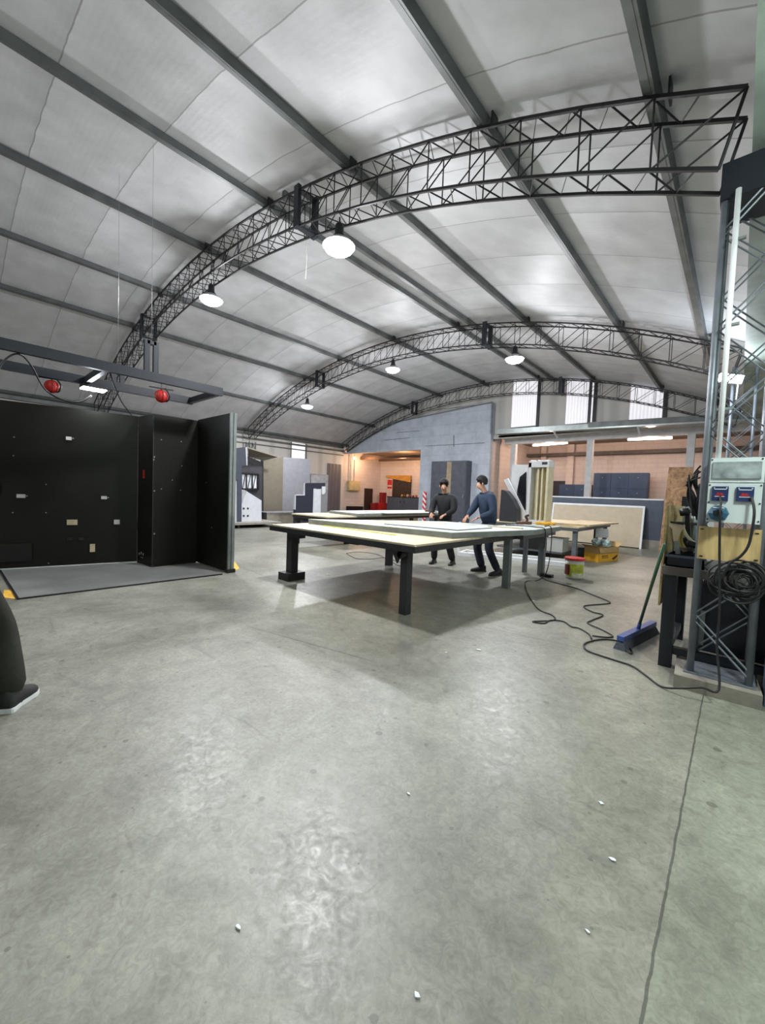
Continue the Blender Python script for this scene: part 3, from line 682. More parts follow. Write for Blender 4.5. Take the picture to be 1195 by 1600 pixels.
# tools standing in the tray / on the bench
def bp(px, py, y=4.3): return PY(px, py, y)
a = bp(1050,840); t = thing('hand_saw', (a.x+.05,4.3,zb_+.012), 'hand saw with pale wooden handle standing in the tool tray', 'saw')
MB().prism([bp(1046,816),bp(1068,819),bp(1070,824),bp(1064,830),bp(1058,846),bp(1052,846),bp(1050,826),bp(1045,822)],(0,.022,0)).bevel(.003).build('handle', m_ply, t)
MB().prism([bp(1047,814.5,4.29),bp(1068,817.5,4.29),bp(1068,820,4.29),bp(1047,817,4.29)],(0,.012,0)).build('blade', m_black, t)
MB().prism([bp(1053,845),bp(1060,845),bp(1063,866),bp(1055,866)],(0,.01,0)).build('blade_body', m_alu, t)
t = thing('hammer', (bp(1075,850).x,4.33,zb_+.012), 'mallet with a curved cream handle leaning in the tool tray', 'hammer')
MB().tube([bp(1066,822,4.33),bp(1070,832,4.33),bp(1077,842,4.33),bp(1090,852,4.33)],.012,8).build('handle', m_cream, t, True)
MB().tube([bp(1066,826,4.36),bp(1062,845,4.36),bp(1071,862,4.36)],.022,8).build('grip', mat('yellow_tool_grip',(196,172,92),.5), t, True)
t = thing('angle_grinder', (bp(1080,855).x,4.27,zb_+.012), 'black angle grinder lying in the tool tray', 'power tool')
MB().tube([bp(1073,848,4.27),bp(1080,850,4.27),bp(1089,853,4.27)],.026,10).build('motor_body', m_black, t, True)
MB().cyl(bp(1074,856,4.27),bp(1074,860,4.27),.05,n=18).build('disc', m_dark, t)
t = thing('cordless_drill', (bp(1068,806,4.45).x,4.45,ZB+.07), 'black cordless drill standing on the workbench', 'power tool')
MB().cyl(bp(1062,801,4.45),bp(1077,799,4.45),.034,n=14).build('motor_body', m_black, t, True)
MB().cyl(bp(1077,799,4.45),bp(1083,798,4.45),.018,.012,n=12).build('chuck', m_alu, t, True)
MB().prism([bp(1070,803,4.44),bp(1077,803,4.44),bp(1079,842,4.44),bp(1070,842,4.44)],(0,.04,0)).bevel(.006).build('grip', m_black, t)
h0 = bp(1074,842,4.45); MB().box(h0.x-.05,h0.x+.05,4.4,4.5,ZB+.07,h0.z+.005).bevel(.006).build('battery', m_dark, t)
t = thing('drill_press', (bp(1070,770,4.7).x,4.7,ZB+.07), 'black bench drill press on the workbench beside the lattice column', 'machine')
c0 = bp(1070,786,4.7)
MB().box(c0.x-.02,c0.x+.16,4.62,4.85,ZB+.07,ZB+.11).build('base', m_black, t)
MB().cyl((c0.x+.07,4.78,ZB+.11),(c0.x+.07,4.78,c0.z+.05),.028,n=14).build('column', m_alu, t, True)
MB().box(c0.x-.02,c0.x+.10,4.64,4.80,c0.z-.03,c0.z+.06).bevel(.02).build('motor_head', m_black, t)
MB().cyl((c0.x+.03,4.66,c0.z-.12),(c0.x+.03,4.66,c0.z-.02),.02,n=12).build('spindle', m_alu, t, True)
MB().box(c0.x-.06,c0.x+.11,4.6,4.8,c0.z-.2,c0.z-.18).build('work_table', m_dark, t)
t = thing('storage_bin', (bp(1085,805,4.9).x,4.95,ZB+.07), 'white plastic bin on the workbench behind the drill', 'bin')
w0, w1 = bp(1068,785,4.9), bp(1093,818,4.9)
MB().box(w0.x,w1.x+.1,4.9,5.1,ZB+.07,w0.z).bevel(.01).build('bin_body', m_white, t)
MB().box(w0.x-.01,w1.x+.11,4.89,5.11,w0.z,w0.z+.02).build('lid', m_offw, t)
# boards leaning beside it
m_osb1 = osb_mat('brown_osb', (176,140,104), (118,88,62), 12); m_osb2 = osb_mat('yellow_osb', (196,176,120), (150,128,78), 30)
qa, qb = PY(1043,729,14.05), PY(1081,731,14.05); zz = qa.z
b = MB().hexa([(PY(1029,862,14.05).x,14.0,0),(qb.x+.05,14.0,0),(qb.x+.05,14.03,0),(PY(1029,862,14.05).x,14.03,0),(qa.x,14.33,zz),(qb.x,14.33,zz),(qb.x,14.36,zz),(qa.x,14.36,zz)])
tag(b.build('osb_board', m_osb1), 'tall brown strand board leaning on the slate partition behind the workbench', 'board')
tag(MB().prism([PX(1044,789,-.472),PX(1076,790,-.472),PX(1062,900,-.472),PX(1031,946,-.472)],(-.016,0,0)).build('osb_offcut', m_osb2), 'yellowish strand board offcut leaning on the left end of the workbench', 'board')

# broom
hb = PZ(995,1004,.06)
t = thing('broom', (hb.x,hb.y,0), 'broom with green handle and blue head leaning by the workbench', 'broom')
e0, e1 = PZ(968,1010,.03), PZ(1020,984,.03); u = (e1-e0); u.z = 0; L_ = u.length; u.normalize(); n_ = V((-u.y,u.x,0)); c = (e0+e1)/2
MB().obox(V((c.x,c.y,.105))-n_*0, u, n_, (0,0,1), L_/2, .03, .022).bevel(.006).build('head', mat('blue_broom_head',(52,78,140),.45), t)
MB().hexa([c-u*L_/2*1.05-n_*.06+V((0,0,-.03)), c+u*L_/2*1.05-n_*.06+V((0,0,-.03)), c+u*L_/2*1.05+n_*.05+V((0,0,-.03)), c-u*L_/2*1.05+n_*.05+V((0,0,-.03)),
           c-u*L_/2*.97-n_*.026+V((0,0,.055)), c+u*L_/2*.97-n_*.026+V((0,0,.055)), c+u*L_/2*.97+n_*.026+V((0,0,.055)), c-u*L_/2*.97+n_*.026+V((0,0,.055))]).build('bristles', mat('blue_grey_bristles',(70,76,88),.9,0,.3,90,.8,120), t)
top = PY(1038,850,by0-.07)
MB().cyl(V((c.x,c.y,.12)), top, .0135, n=12).build('handle', mat('green_broom_handle',(52,84,62),.4), t, True)
MB().cyl(V((c.x,c.y,.10)), V((c.x,c.y,.12)).lerp(top,.08), .02, .016, n=12).build('socket', mat('blue_broom_head',(52,78,140)), t, True)

# ------------------------------------------------------------------ tables
# table with the dark frame in front
t = thing('work_table', (-4.05,4.7,0), 'dark steel worktable with a pale plywood top, nearest the camera', 'table')
MB().box(-5.37,-2.58,3.42,6.0,.835,.855).build('tabletop', m_ply, t)
b = MB()
for a in ((-5.39,-2.56,3.40,3.46),(-5.39,-2.56,5.96,6.02),): b.box(a[0],a[1],a[2],a[3],.765,.835)
b.box(-5.39,-5.33,3.46,5.96,.765,.835).box(-2.62,-2.56,3.46,5.96,.765,.835).box(-4.1,-4.04,3.46,5.96,.765,.835)
b.bevel(.004,1).build('table_frame', m_dark, t)
def leg(t, x, y, z0, z1, w, m): return MB().box(x-w/2,x+w/2,y-w/2,y+w/2,z0,z1).bevel(.006,1).build('leg', m, t)
leg(t,-2.84,3.62,0,.765,.10,m_dark); leg(t,-5.17,3.68,.115,.765,.13,m_dark); leg(t,-5.03,5.85,0,.765,.11,m_dark); plab(leg(t,-2.63,5.88,0,.765,.10,m_tgrey),'grey leg')
plab(MB().box(-5.30,-5.04,3.52,3.84,0,.115).bevel(.006).build('foot_block', m_black, t), 'black block under the left leg')
plab(MB().box(-5.12,-4.9,3.6,3.72,.67,.765).build('corner_bracket', m_dark, t),'black corner bracket')
plab(MB().box(-4.2,-3.95,3.9,4.05,.66,.765).build('under_drawer', m_black, t),'black box fixed under the tabletop')
MB().prism([(-2.80,3.5,.765),(-2.99,3.5,.765),(-2.89,3.5,.6)],(0,.02,0)).build('gusset', m_dark, t)
MB().cyl((-2.84,3.56,.71),(-2.84,3.50,.71),.05,n=16).build('clamp_knob', m_black, t)
# second table, narrow grey
t = thing('work_table', (-2.75,6.8,0), 'narrow grey steel worktable to the right of the two standing people', 'table')
MB().box(-3.05,-2.44,6.04,7.58,.825,.858).bevel(.004,1).build('tabletop', m_offw, t)
b = MB()
b.box(-3.03,-2.97,6.06,7.52,.76,.825).box(-2.53,-2.47,6.06,7.52,.76,.825).box(-2.97,-2.53,6.06,6.12,.76,.825).box(-2.97,-2.53,7.46,7.52,.76,.825)
b.build('table_frame', m_tgrey, t)
leg(t,-2.66,7.42,0,.76,.10,m_tgrey); leg(t,-2.98,7.45,0,.76,.07,m_tgrey)
# sheets lying over both
m_sheet = mat('pale_green_white_sheet', (206,214,208), .35, 0, .06, 2); m_edge = mat('sheet_edge_foam', (128,134,132), .6)
def slab(name, pts, z0, z1, m, label, cat, edge=None, group=None):
    if not edge:
        return tag(MB().prism([(x,y,z0) for x,y in pts],(0,0,z1-z0)).build(name,m), label, cat, group)
    c = V((sum(p[0] for p in pts)/len(pts), sum(p[1] for p in pts)/len(pts), z0)); t = thing(name, c, label, cat, group)
    MB().prism([(x,y,z0) for x,y in pts],(0,0,z1-z0-.006)).build('core', edge, t)
    MB().prism([(x,y,z1-.006) for x,y in pts],(0,0,.006)).build('face_sheet', m, t); return t
ZP = .935
pL, pF, pR = PZ(482,811,ZP), PZ(706,832,ZP), PZ(862,826,ZP)
slab('wall_panel', [(pL.x,pL.y),(pF.x,pF.y),(-2.28,6.03),(-2.99,6.04),(-3.05,6.28),(-3.95,6.1)], .8555, ZP, m_sheet, 'large pale wall panel with thick edges lying across the dark plywood table', 'panel', m_edge)
slab('wall_panel', [(-2.28,6.045),(-2.33,7.35),(-2.98,7.42),(-2.98,6.06)], .8585, ZP, m_sheet, 'small pale wall panel lying on the narrow grey table', 'panel', m_edge)
tag(MB().bar(PZ(506,821,.86),PZ(618,836,.86),.03,.008).build('edge_strip', mat('lime_edge_strip',(206,212,70),.5)), 'lime yellow strip lying on the plywood top before the large panel', 'strip')
slab('thin_sheet', [(-3.95,4.45),(-2.8,4.65),(-2.75,5.55),(-3.7,5.3)], .9355, .95, m_sheet, 'pale thin sheet with a dark edge lying on the large panel', 'sheet', m_black)
slab('thin_sheet', [(-4.35,4.7),(-3.95,4.8),(-3.55,5.55),(-4.0,5.5)], .9355, .942, mat('yellowish_film',(216,216,140),.4), 'yellowish film sheet lying on the back of the large panel', 'sheet')
slab('offcut_strip', [(-2.95,5.8),(-2.45,5.92),(-2.45,5.99),(-2.95,5.87)], .9355, .95, m_ply, 'thin timber strip lying on the large panel near its right end', 'strip')
# things lying on the narrow table
t = thing('yellow_glove', (-2.62,7.25,ZP), 'yellow work glove lying on the right end of the narrow grey table', 'glove')
g0 = V((-2.55,7.2,ZP+.036))
bgl = MB().ball(g0,.10,.07,.035)
for k in range(4): bgl.tube([g0+V((.04,-.045+.03*k,0)), g0+V((.12,-.055+.035*k,.012)), g0+V((.16,-.06+.036*k,-.01))],.017,8)
bgl.tube([g0+V((0,.05,0)),g0+V((.05,.09,.02)),g0+V((.08,.10,.01))],.018,8)
bgl.build('glove_hand', mat('yellow_knit',(226,166,40),.9,0,.15,60,.5,80), t, True)
MB().ball(g0+V((-.11,-.04,.0)),.055,.05,.03).build('cuff', mat('yellow_knit',(226,166,40)), t, True)
t = thing('belt_sander', (-2.8,6.95,ZP), 'brown and black hand drill lying on the narrow grey table beside the glove', 'power tool')
g0 = V((-2.78,6.98,ZP+.034))
MB().tube([g0+V((-.16,-.1,-.01)),g0+V((-.05,-.03,0)),g0+V((.06,.03,.0))],.032,10).build('motor_body', mat('brown_tool_body',(96,60,44),.5), t, True)
MB().tube([g0+V((-.03,-.01,0)),g0+V((-.02,.02,.06)),g0+V((-.04,.0,.115)),g0+V((.0,.03,.14))],.022,8).build('grip', mat('dark_brown_grip',(62,38,30),.5), t, True)
MB().cyl(g0+V((-.16,-.1,-.01)),g0+V((-.23,-.145,-.01)),.014,n=10).build('chuck', m_alu, t, True)
tag(MB().tube([(-2.9,6.35,ZP+.01),(-2.8,6.5,ZP+.009),(-2.65,6.55,ZP+.009),(-2.45,6.5,ZP+.009),(-2.30,6.45,ZP+.005),(-2.275,6.45,.85),(-2.285,6.46,.62)],.008,8).build('flex_cord', m_rub, None, True), 'black tool cord draped over the edge of the narrow table', 'cord')
b = MB()
for k in range(5):
    x = -2.85+.07*k; y = 6.55+.08*k
    b.obox((x,y,ZP+.005+.004*k),(1,.3*k,0),(-.3*k,1,0),(0,0,1),.12,.02,.004)
tag(b.build('offcut_pile', m_offw), 'flat pile of pale trim offcuts on the narrow grey table', 'offcuts')
tag(MB().tube([(-2.40,6.75,ZP+.009),(-2.29,6.76,ZP-.01),(-2.285,6.76,.5),(-2.35,6.78,.15),(-2.5,6.8,.008)]+[V((x,y,.008)) for x,y in ((-2.6,6.6),(-2.45,6.2),(-2.204,5.698),(-1.828,5.068),(-1.604,4.924),(-1.517,4.733),(-1.67,4.492),(-1.552,4.525),(-1.542,4.70),(-1.423,4.771),(-1.302,4.646),(-1.217,4.648),(-1.09,4.527),(-1.03,4.385))],.0075,8).build('extension_cord', m_rub, None, True), 'black cord falling from the narrow grey table and running over the floor', 'cord')
tag(MB().tube([V((x,y,.009)) for x,y in ((-2.588,7.18),(-2.4,7.0),(-2.189,6.88),(-1.849,6.741),(-1.496,6.436),(-1.252,6.2),(-1.308,5.989),(-1.451,5.683),(-1.297,5.474),(-1.164,5.429),(-1.201,5.092),(-1.204,4.918),(-1.031,4.796),(-.897,4.658),(-.935,4.56),(-1.05,4.5))],.0075,8).build('extension_cord', m_rub, None, True), 'black cord zigzagging over the floor from the foot of the narrow table', 'cord')
tag(MB().tube([V((*PZ(a,c_).xy,.007)) for a,c_ in ((541,865),(556,873),(580,874),(600,872),(625,879),(640,885),(622,884),(590,867),(560,863),(541,865))],.006,6).build('floor_cord', mat('brown_cord',(92,70,58),.6), None, True), 'thin brown cord looped on the floor under the dark table', 'cord')
b = MB().box(-2.62,-2.42,7.28,7.40,0,.05).bevel(.006); tag(b.build('power_strip', m_black), 'black power block on the floor by the leg of the narrow table', 'power strip')

# third table, far right
t = thing('work_table', (-3.3,10.7,0), 'grey steel worktable with plywood boards behind the paint bucket', 'table')
MB().box(-4.85,-2.58,9.3,12.35,.79,.82).build('tabletop', m_ply, t)
b = MB().box(-4.83,-4.77,9.33,12.3,.72,.79).box(-2.66,-2.60,9.33,12.3,.72,.79).box(-4.77,-2.66,9.33,9.39,.72,.79).box(-4.77,-2.66,12.24,12.3,.72,.79); b.build('table_frame', m_tgrey, t)
for x, y in ((-2.68,9.45),(-4.75,9.45),(-2.68,12.1),(-4.75,12.1),(-2.68,11.2)): leg(t,x,y,0,.72,.09,m_tgrey)
MB().box(-4.6,-2.98,9.6,12.1,.14,.18).build('lower_shelf', m_tgrey, t)
slab('plywood_sheet', [(-3.3,9.75),(-2.5,9.85),(-2.35,12.0),(-3.3,12.1)], .8205, .86, mat('plywood_face',(206,186,152),.5), 'plywood sheet overhanging the table behind the paint bucket', 'board')
t = thing('storage_crate', (-3.75,9.9,.18), 'dark crate on the shelf under the far grey table', 'crate')
MB().box(-4.02,-3.48,9.66,10.0,.18,.5).bevel(.01).build('crate_body', m_black, t); MB().box(-4.04,-3.46,9.64,10.02,.47,.5).build('rim', m_dark, t)
t = thing('storage_box', (-3.18,9.9,.18), 'pale grey box on the shelf under the far grey table beside the dark crate', 'box')
MB().box(-3.36,-3.0,9.66,10.1,.18,.48).bevel(.008).build('box_body', m_offw, t); MB().box(-3.37,-2.99,9.65,10.11,.47,.5).build('lid', m_white, t)
tag(MB().prism([(-2.62,10.9,.5),(-2.35,10.95,.52),(-2.35,10.95,.73),(-2.62,10.9,.73)],(-.02,.12,0)).build('foam_offcut', m_white), 'white foam offcut hanging at the right side under the plywood sheet', 'offcut')
# long white frame on the floor behind the people
t = thing('floor_frame', (-3.7,8.7,0), 'long white frame lying on the floor behind the two people', 'frame')
a, c_ = PZ(716,868), PZ(890,886); a.z = c_.z = .045
b = MB().bar(a, c_, .09, .09); b.build('front_rail', m_white, t)
d_ = V((-.1,.5,0)); MB().bar(a+d_, c_+d_, .09, .09).build('back_rail', m_white, t)
MB().bar(a, a+d_, .06, .06).build('end_rail', m_white, t); MB().bar(c_, c_+d_, .06, .06).build('end_rail', m_white, t)
MB().bar(a+V((0,0,.04)), a+V((0,0,.75)), .05, .05).build('corner_post', m_white, t)

# far table, left
t = thing('work_table', (-8.0,8.7,0), 'long dark-framed worktable far left, in front of the stage scenery', 'table')
MB().box(-8.72,-7.25,6.15,11.3,.76,.79).build('tabletop', m_ply, t)
b = MB().box(-8.70,-8.64,6.17,11.28,.69,.76).box(-7.33,-7.27,6.17,11.28,.69,.76).box(-8.64,-7.33,6.17,6.23,.69,.76).box(-8.64,-7.33,11.22,11.28,.69,.76); b.build('table_frame', m_dark, t)
lf = PZ(541,850)
for x, y in ((-8.62,6.27),(lf.x,lf.y),(-8.5,11.0),(-7.45,11.0)):
    leg(t,x,y,0,.69,.10,m_dark)
MB().box(-8.56,-8.25,6.21,6.33,.61,.69).build('corner_bracket', m_dark, t)
slab('wall_panel', [(-8.55,7.3),(-7.2,7.1),(-7.2,11.5),(-8.4,11.5)], .7905, .86, m_sheet, 'pale wall panel lying on the far left table', 'panel', m_edge)
slab('thin_sheet', [(-7.9,8.0),(-7.0,8.0),(-6.9,10.6),(-7.8,10.6)], .8605, .873, m_offw, 'thin off-white sheet on top of the panel on the far table', 'sheet')
t = thing('angle_grinder', (-7.1,10.3,.874), 'dark angle grinder lying on the right end of the far table', 'power tool')
g0 = V((-7.15,10.2,.915)); MB().tube([g0+V((-.14,-.08,0)),g0,g0+V((.12,.08,.01))],.038,10).build('motor_body', mat('brown_tool_body',(96,60,44)), t, True)
MB().cyl(g0+V((.13,.08,-.035)),g0+V((.13,.08,-.02)),.075,n=18).build('disc', m_dark, t)

# bucket
bc = (PZ(882,903)+PZ(910,903))/2
t = thing('bucket', (bc.x,bc.y,0), 'clear plastic paint bucket with a red lid on the floor', 'bucket')
MB().lathe((bc.x,bc.y,0),[(0,0),(.135,0),(.142,.01),(.160,.33),(.152,.33),(.136,.015),(0,.012)],32).build('bucket_body', mat('milky_plastic',(206,210,202),.3,0,.05), t, True)
MB().lathe((bc.x,bc.y,0),[(0,.375),(.165,.375),(.172,.37),(.172,.335),(.163,.33),(0,.33)],32).build('lid', m_red, t)
dr = V((-bc.x,-bc.y,0)).normalized(); an = math.atan2(dr.y,dr.x)
def band(r, z0, z1, a0, a1, n=10):
    b = MB(); f = [(bc.x+(r+.0*i)*math.cos(an+a0+(a1-a0)*i/n), bc.y+r*math.sin(an+a0+(a1-a0)*i/n)) for i in range(n+1)]
    for (xa,ya),(xb,yb) in zip(f,f[1:]):
        v = [b.bm.verts.new(q) for q in ((xa,ya,z0),(xb,yb,z0),(xb+dr.x*.003,yb+dr.y*.003,z1),(xa+dr.x*.003,ya+dr.y*.003,z1))]; b.bm.faces.new(v)
    return b
plab(band(.158,.05,.27,-.95,1.2).build('label', mat('lime_label',(196,204,60),.5,0,.25,9), t), 'lime green label')
plab(band(.161,.07,.25,-1.3,-.45).build('label', mat('maroon_label',(120,40,44),.5), t), 'maroon patch on the label')
plab(band(.1605,.03,.11,-.2,1.0).build('label', mat('white_label',(220,222,200),.5,0,.2,14), t), 'pale foot of the label')
MB().tube([(bc.x+.165*math.cos(an+1.57),bc.y+.165*math.sin(an+1.57),.3),(bc.x+.19*dr.x,bc.y+.19*dr.y,.15),(bc.x+.165*math.cos(an-1.57),bc.y+.165*math.sin(an-1.57),.3)],.003,6).build('wire_handle', m_alu, t, True)

# cardboard box with plastic bags
kA, kB, kC = PZ(918,873), PZ(935,879), PZ(965,876)
u = (kC-kB); LW = u.length; u.normalize(); v_ = V((-u.y,u.x,0)); LD = .36
hb_ = .33
t = thing('cardboard_box', kB+u*LW/2+v_*LD/2, 'yellow printed cardboard box with open flaps, filled with plastic bags', 'box')
bq = MB(); m_ybox = mat('yellow_box_print',(232,172,36),.6,0,.05)
def wallq(p, q, z0, z1, th=.008):
    d = (q-p).normalized(); n = V((-d.y,d.x,0))*th; return [p+V((0,0,z0)), q+V((0,0,z0)), q+n+V((0,0,z0)), p+n+V((0,0,z0)), p+V((0,0,z1)), q+V((0,0,z1)), q+n+V((0,0,z1)), p+n+V((0,0,z1))]
k0, k1, k2, k3 = kB, kB+u*LW, kB+u*LW+v_*LD, kB+v_*LD
zy = .19
for p, q in ((k0,k1),(k1,k2),(k2,k3),(k3,k0)): bq.hexa(wallq(p,q,0,zy))
bq.build('printed_sides', m_ybox, t)
bq = MB()
for p, q in ((k0,k1),(k1,k2),(k2,k3),(k3,k0)): bq.hexa(wallq(p,q,zy,hb_))
bq.prism([k0,k1,k2,k3],(0,0,.006)); bq.build('carton', m_card, t)
for p, q, o_ in ((k0,k1,-v_),(k1,k2,u),(k3,k0,-u)):
    zz = V((0,0,hb_)); e = o_*.15+V((0,0,.06 if o_ is not u else .10))
    if o_ is -v_ or (o_-(-v_)).length < .01: e = o_*.02+V((0,0,-.12))
    bq = MB().prism([p+zz,q+zz,q+zz+e,p+zz+e], o_*.006+V((0,0,.006))); bq.build('flap', m_card, t)
bq = MB(); f0 = k0-v_*.003
def onf(s, z): return f0+u*(LW*s)+V((0,0,z))
for s0, s1, z in ((.14,.46,.15),(.14,.46,.135),(.14,.46,.115),(.14,.5,.09)): bq.hexa([onf(s0,z-.004),onf(s1,z-.004),onf(s1,z-.004)+v_*.002,onf(s0,z-.004)+v_*.002,onf(s0,z+.004),onf(s1,z+.004),onf(s1,z+.004)+v_*.002,onf(s0,z+.004)+v_*.002])
bq.prism([onf(.66,.06),onf(.78,.03),onf(.95,.10),onf(.95,.155),onf(.84,.12)], v_*.002)
bq.build('print', mat('maroon_print',(92,40,24),.6), t)
t2 = kB+u*LW/2+v_*LD/2
m_bag = mat('clear_plastic_bag',(176,198,196),.12,0,.35,12,.8,14)
bb = MB(); 
for k in range(7):
    a = V((t2.x+random.uniform(-.16,.16), t2.y+random.uniform(-.1,.1), .37+random.uniform(0,.10))); bb.ball(a, random.uniform(.07,.12), random.uniform(.07,.12), random.uniform(.05,.09), 10)
for v in bb.bm.verts: v.co += V((random.uniform(-1,1),random.uniform(-1,1),random.uniform(-1,1)))*.016
tag(bb.build('plastic_bag', m_bag), 'crumpled clear plastic bags filling the yellow cardboard box', 'plastic bag')
tag(MB().obox((kB.x-.46,kB.y+.55,.13),(1,.3,0),(-.3,1,0),(0,0,1),.14,.16,.13).bevel(.02).build('waste_bag', mat('dark_teal_sack',(44,60,66),.35,0,.3,10,.8,15)), 'dark teal sack on the floor left of the yellow box', 'sack')

# ------------------------------------------------------------------ back right: partition, framed board, cabinet, lockers
yg = 14.6
xr, xl = PY(1037,780,yg).x, PY(840,777,yg).x
t = thing('partition_panel', ((xl+xr)/2,yg,0), 'long slate grey partition panel standing before the annex opening', 'partition')
MB().box(xl-.8,xr,yg,yg+.08,.27,1.50).build('panel', m_greyp, t)
MB().box(xl-.8,xr,yg-.01,yg+.09,1.50,1.54).build('top_trim', m_white, t)
MB().box(xl-.8,xr,yg,yg+.08,0,.27).build('base_board', mat('concrete_grey_board',(150,144,134),.7), t)
yf = 14.28; fl, fr = PY(862,790,yf).x, PY(1003,792,yf).x
t = thing('framed_board', ((fl+fr)/2,yf,0), 'beige board in a white frame leaning on the slate partition', 'board')
def lean(x0, x1, z0, z1, th, off=0):
    k = .2/1.3; return [(x0,yf+z0*k+off,z0),(x1,yf+z0*k+off,z0),(x1,yf+z0*k+th+off,z0),(x0,yf+z0*k+th+off,z0),(x0,yf+z1*k+off,z1),(x1,yf+z1*k+off,z1),(x1,yf+z1*k+th+off,z1),(x0,yf+z1*k+th+off,z1)]
MB().hexa(lean(fl,fr,.03,1.25,.03)).build('board_face', mat('beige_hardboard',(186,172,148),.6,0,.05), t)
b = MB().hexa(lean(fl-.03,fr+.05,1.25,1.31,.05,-.012)).hexa(lean(fr,fr+.05,0,1.25,.05,-.012)).hexa(lean(fl-.03,fl+.02,0,1.25,.05,-.012)); b.build('frame', m_white, t)
# cream open cabinet with curved back
yc = 9.5
c0, c1 = PY(829,722,yc), PY(858,726,yc)
cz = c0.z; sc = (c1.x-c0.x)
t = thing('white_cabinet', (c0.x,yc,.822), 'tall white and cream open-fronted plastic cabinet standing on the far grey table', 'cabinet')
bk = PY(812,722,yc)
MB().box(c0.x-.02,c0.x+.04,yc-.05,yc+.34,.822,cz-.02).bevel(.02).build('side_wall', m_white, t)
MB().box(c1.x-.05,c1.x,yc-.02,yc+.34,.822,cz-.1).bevel(.01).build('side_wall', m_cream, t)
MB().box(c0.x+.04,c1.x-.05,yc+.2,yc+.26,.822,cz-.1).build('back_wall', m_cream, t)
for fx in (.40,.62): MB().box(c0.x+sc*fx-.02,c0.x+sc*fx+.02,yc+.05,yc+.2,.9,cz-.14).build('divider_rib', m_cream, t)
hd = MB().box(c0.x-.02,c1.x+.01,yc-.05,yc+.34,cz-.13,cz+.02).bevel(.02).build('head', m_white, t)
for fx in (.1,.5,.85): MB().box(c0.x+sc*fx-.05,c0.x+sc*fx+.05,yc+.02,yc+.3,cz+.02,cz+.045).build('lug', m_white, hd)
MB().box(c0.x+sc*.66,c0.x+sc*.94,yc-.056,yc-.049,cz-.07,cz-.01).build('vent', m_dark, hd)
MB().box(c0.x+.02,c1.x-.02,yc+.0,yc+.32,.822,.9).build('base', m_white, t)
# white sheet-metal hood with dark glass leaning next to it
t = thing('dark_screen_frame', PY(805,760,9.72), 'white framed dark glass sheet standing left of the white cabinet', 'panel')
WL[t.name] = V((PY(805,760,9.72).x,9.72,.822)); t.location = WL[t.name]
def q97(px,py,y=9.72): return PY(px,py,y)
MB().prism([V((q97(797,725).x,9.76,.822)),V((q97(824,725).x,9.76,.822)),q97(825,726,9.76),q97(800,726,9.76)],(0,.04,0)).build('backing_sheet', m_white, t)
MB().prism([q97(806,797),q97(821,797),q97(822,737),q97(812,745),q97(808,765)],(0,.02,0)).build('glass', mat('dark_glass',(30,32,36),.15), t)
MB().prism([q97(787,750,9.66),q97(793,747,9.66),q97(823,806,9.66),q97(817,812,9.66)],(0,.04,0)).build('diagonal_rail', m_white, t)
t = tag(MB().prism([V((q97(782,765,9.36).x,9.36,.822)),V((q97(808,800,9.36).x,9.36,.822)),q97(807,795,9.36),q97(800,780,9.36),q97(790,767,9.36),q97(783,765,9.36)],(0,.24,0)).bevel(.03).build('machine_cover', mat('charcoal_cover',(44,46,52),.6)), 'charcoal machine cover standing behind the person in the navy jacket', 'machine cover')
# lockers
def locker(x0, x1, y, zb, zt_, nx, nz, label):
    t = thing('locker_cabinet', ((x0+x1)/2,y+.2,zb), label, 'lockers')
    MB().box(x0,x1,y,y+.45,zb,zt_).bevel(.01,1).build('body', m_navy, t)
    w = (x1-x0-.04)/nx; h = (zt_-zb-.04)/nz
    for i in range(nx):
        for j in range(nz):
            d = MB().box(x0+.02+w*i+.008,x0+.02+w*(i+1)-.008,y-.02,y,zb+.02+h*j+.008,zb+.02+h*(j+1)-.008).bevel(.004,1).build('door', m_navy, t)
            MB().box(x0+.02+w*(i+.5)-.02,x0+.02+w*(i+.5)+.02,y-.03,y-.019,zb+.02+h*(j+.72)-.012,zb+.02+h*(j+.72)+.012).build('handle', m_alu, d)
yl = 19.6
a, b2 = PY(928,739,yl), PY(1013,739,yl)
locker(a.x,b2.x,yl,0,PY(970,739,yl).z,3,4,'tall navy blue locker cabinet against the annex back wall')
a, b2 = PY(874,757,yl), PY(926,757,yl)
locker(a.x,b2.x-.1,yl,0,PY(895,757,yl).z,2,3,'lower navy blue locker cabinet left of the tall one')
# wall things near the block wall
p0, p1 = PY(681,722,16.1), PY(735,800,16.1)
t = thing('dark_cabinet', ((p0.x+p1.x)/2,16.0,0), 'dark grey double cabinet standing against the block wall behind the people', 'cabinet')
MB().box(p0.x,p1.x-.1,15.75,16.19,0,p0.z).bevel(.01,1).build('body', mat('grey_cabinet_paint',(84,88,98),.5), t)
xm = p0.x+(p1.x-.1-p0.x)*.52
for x0, x1 in ((p0.x+.03,xm-.14),(xm+.14,p1.x-.13)): 
    d = MB().box(x0,x1,15.73,15.75,.06,p0.z-.05).build('door', mat('grey_cabinet_door',(76,80,90),.5), t)
    MB().box(x1-.08,x1-.05,15.70,15.73,1.3,1.5).build('handle', m_alu, d)
plab(MB().box(xm-.13,xm+.13,15.735,15.75,.06,p0.z-.05).build('centre_panel', mat('tan_panel',(160,140,116),.5), t), 'tan centre strip')
sx = PY(665,770,15.8).x
t = tag(MB().box(sx-.1,sx+.08,15.7,15.78,0,PY(664,768,15.8).z).build('hazard_post', stripe_mat('red_white_stripes',(206,60,66),(232,226,228),.26,(1.0,1.0))), 'red and white striped hazard post at the corner of the block wall opening', 'post')

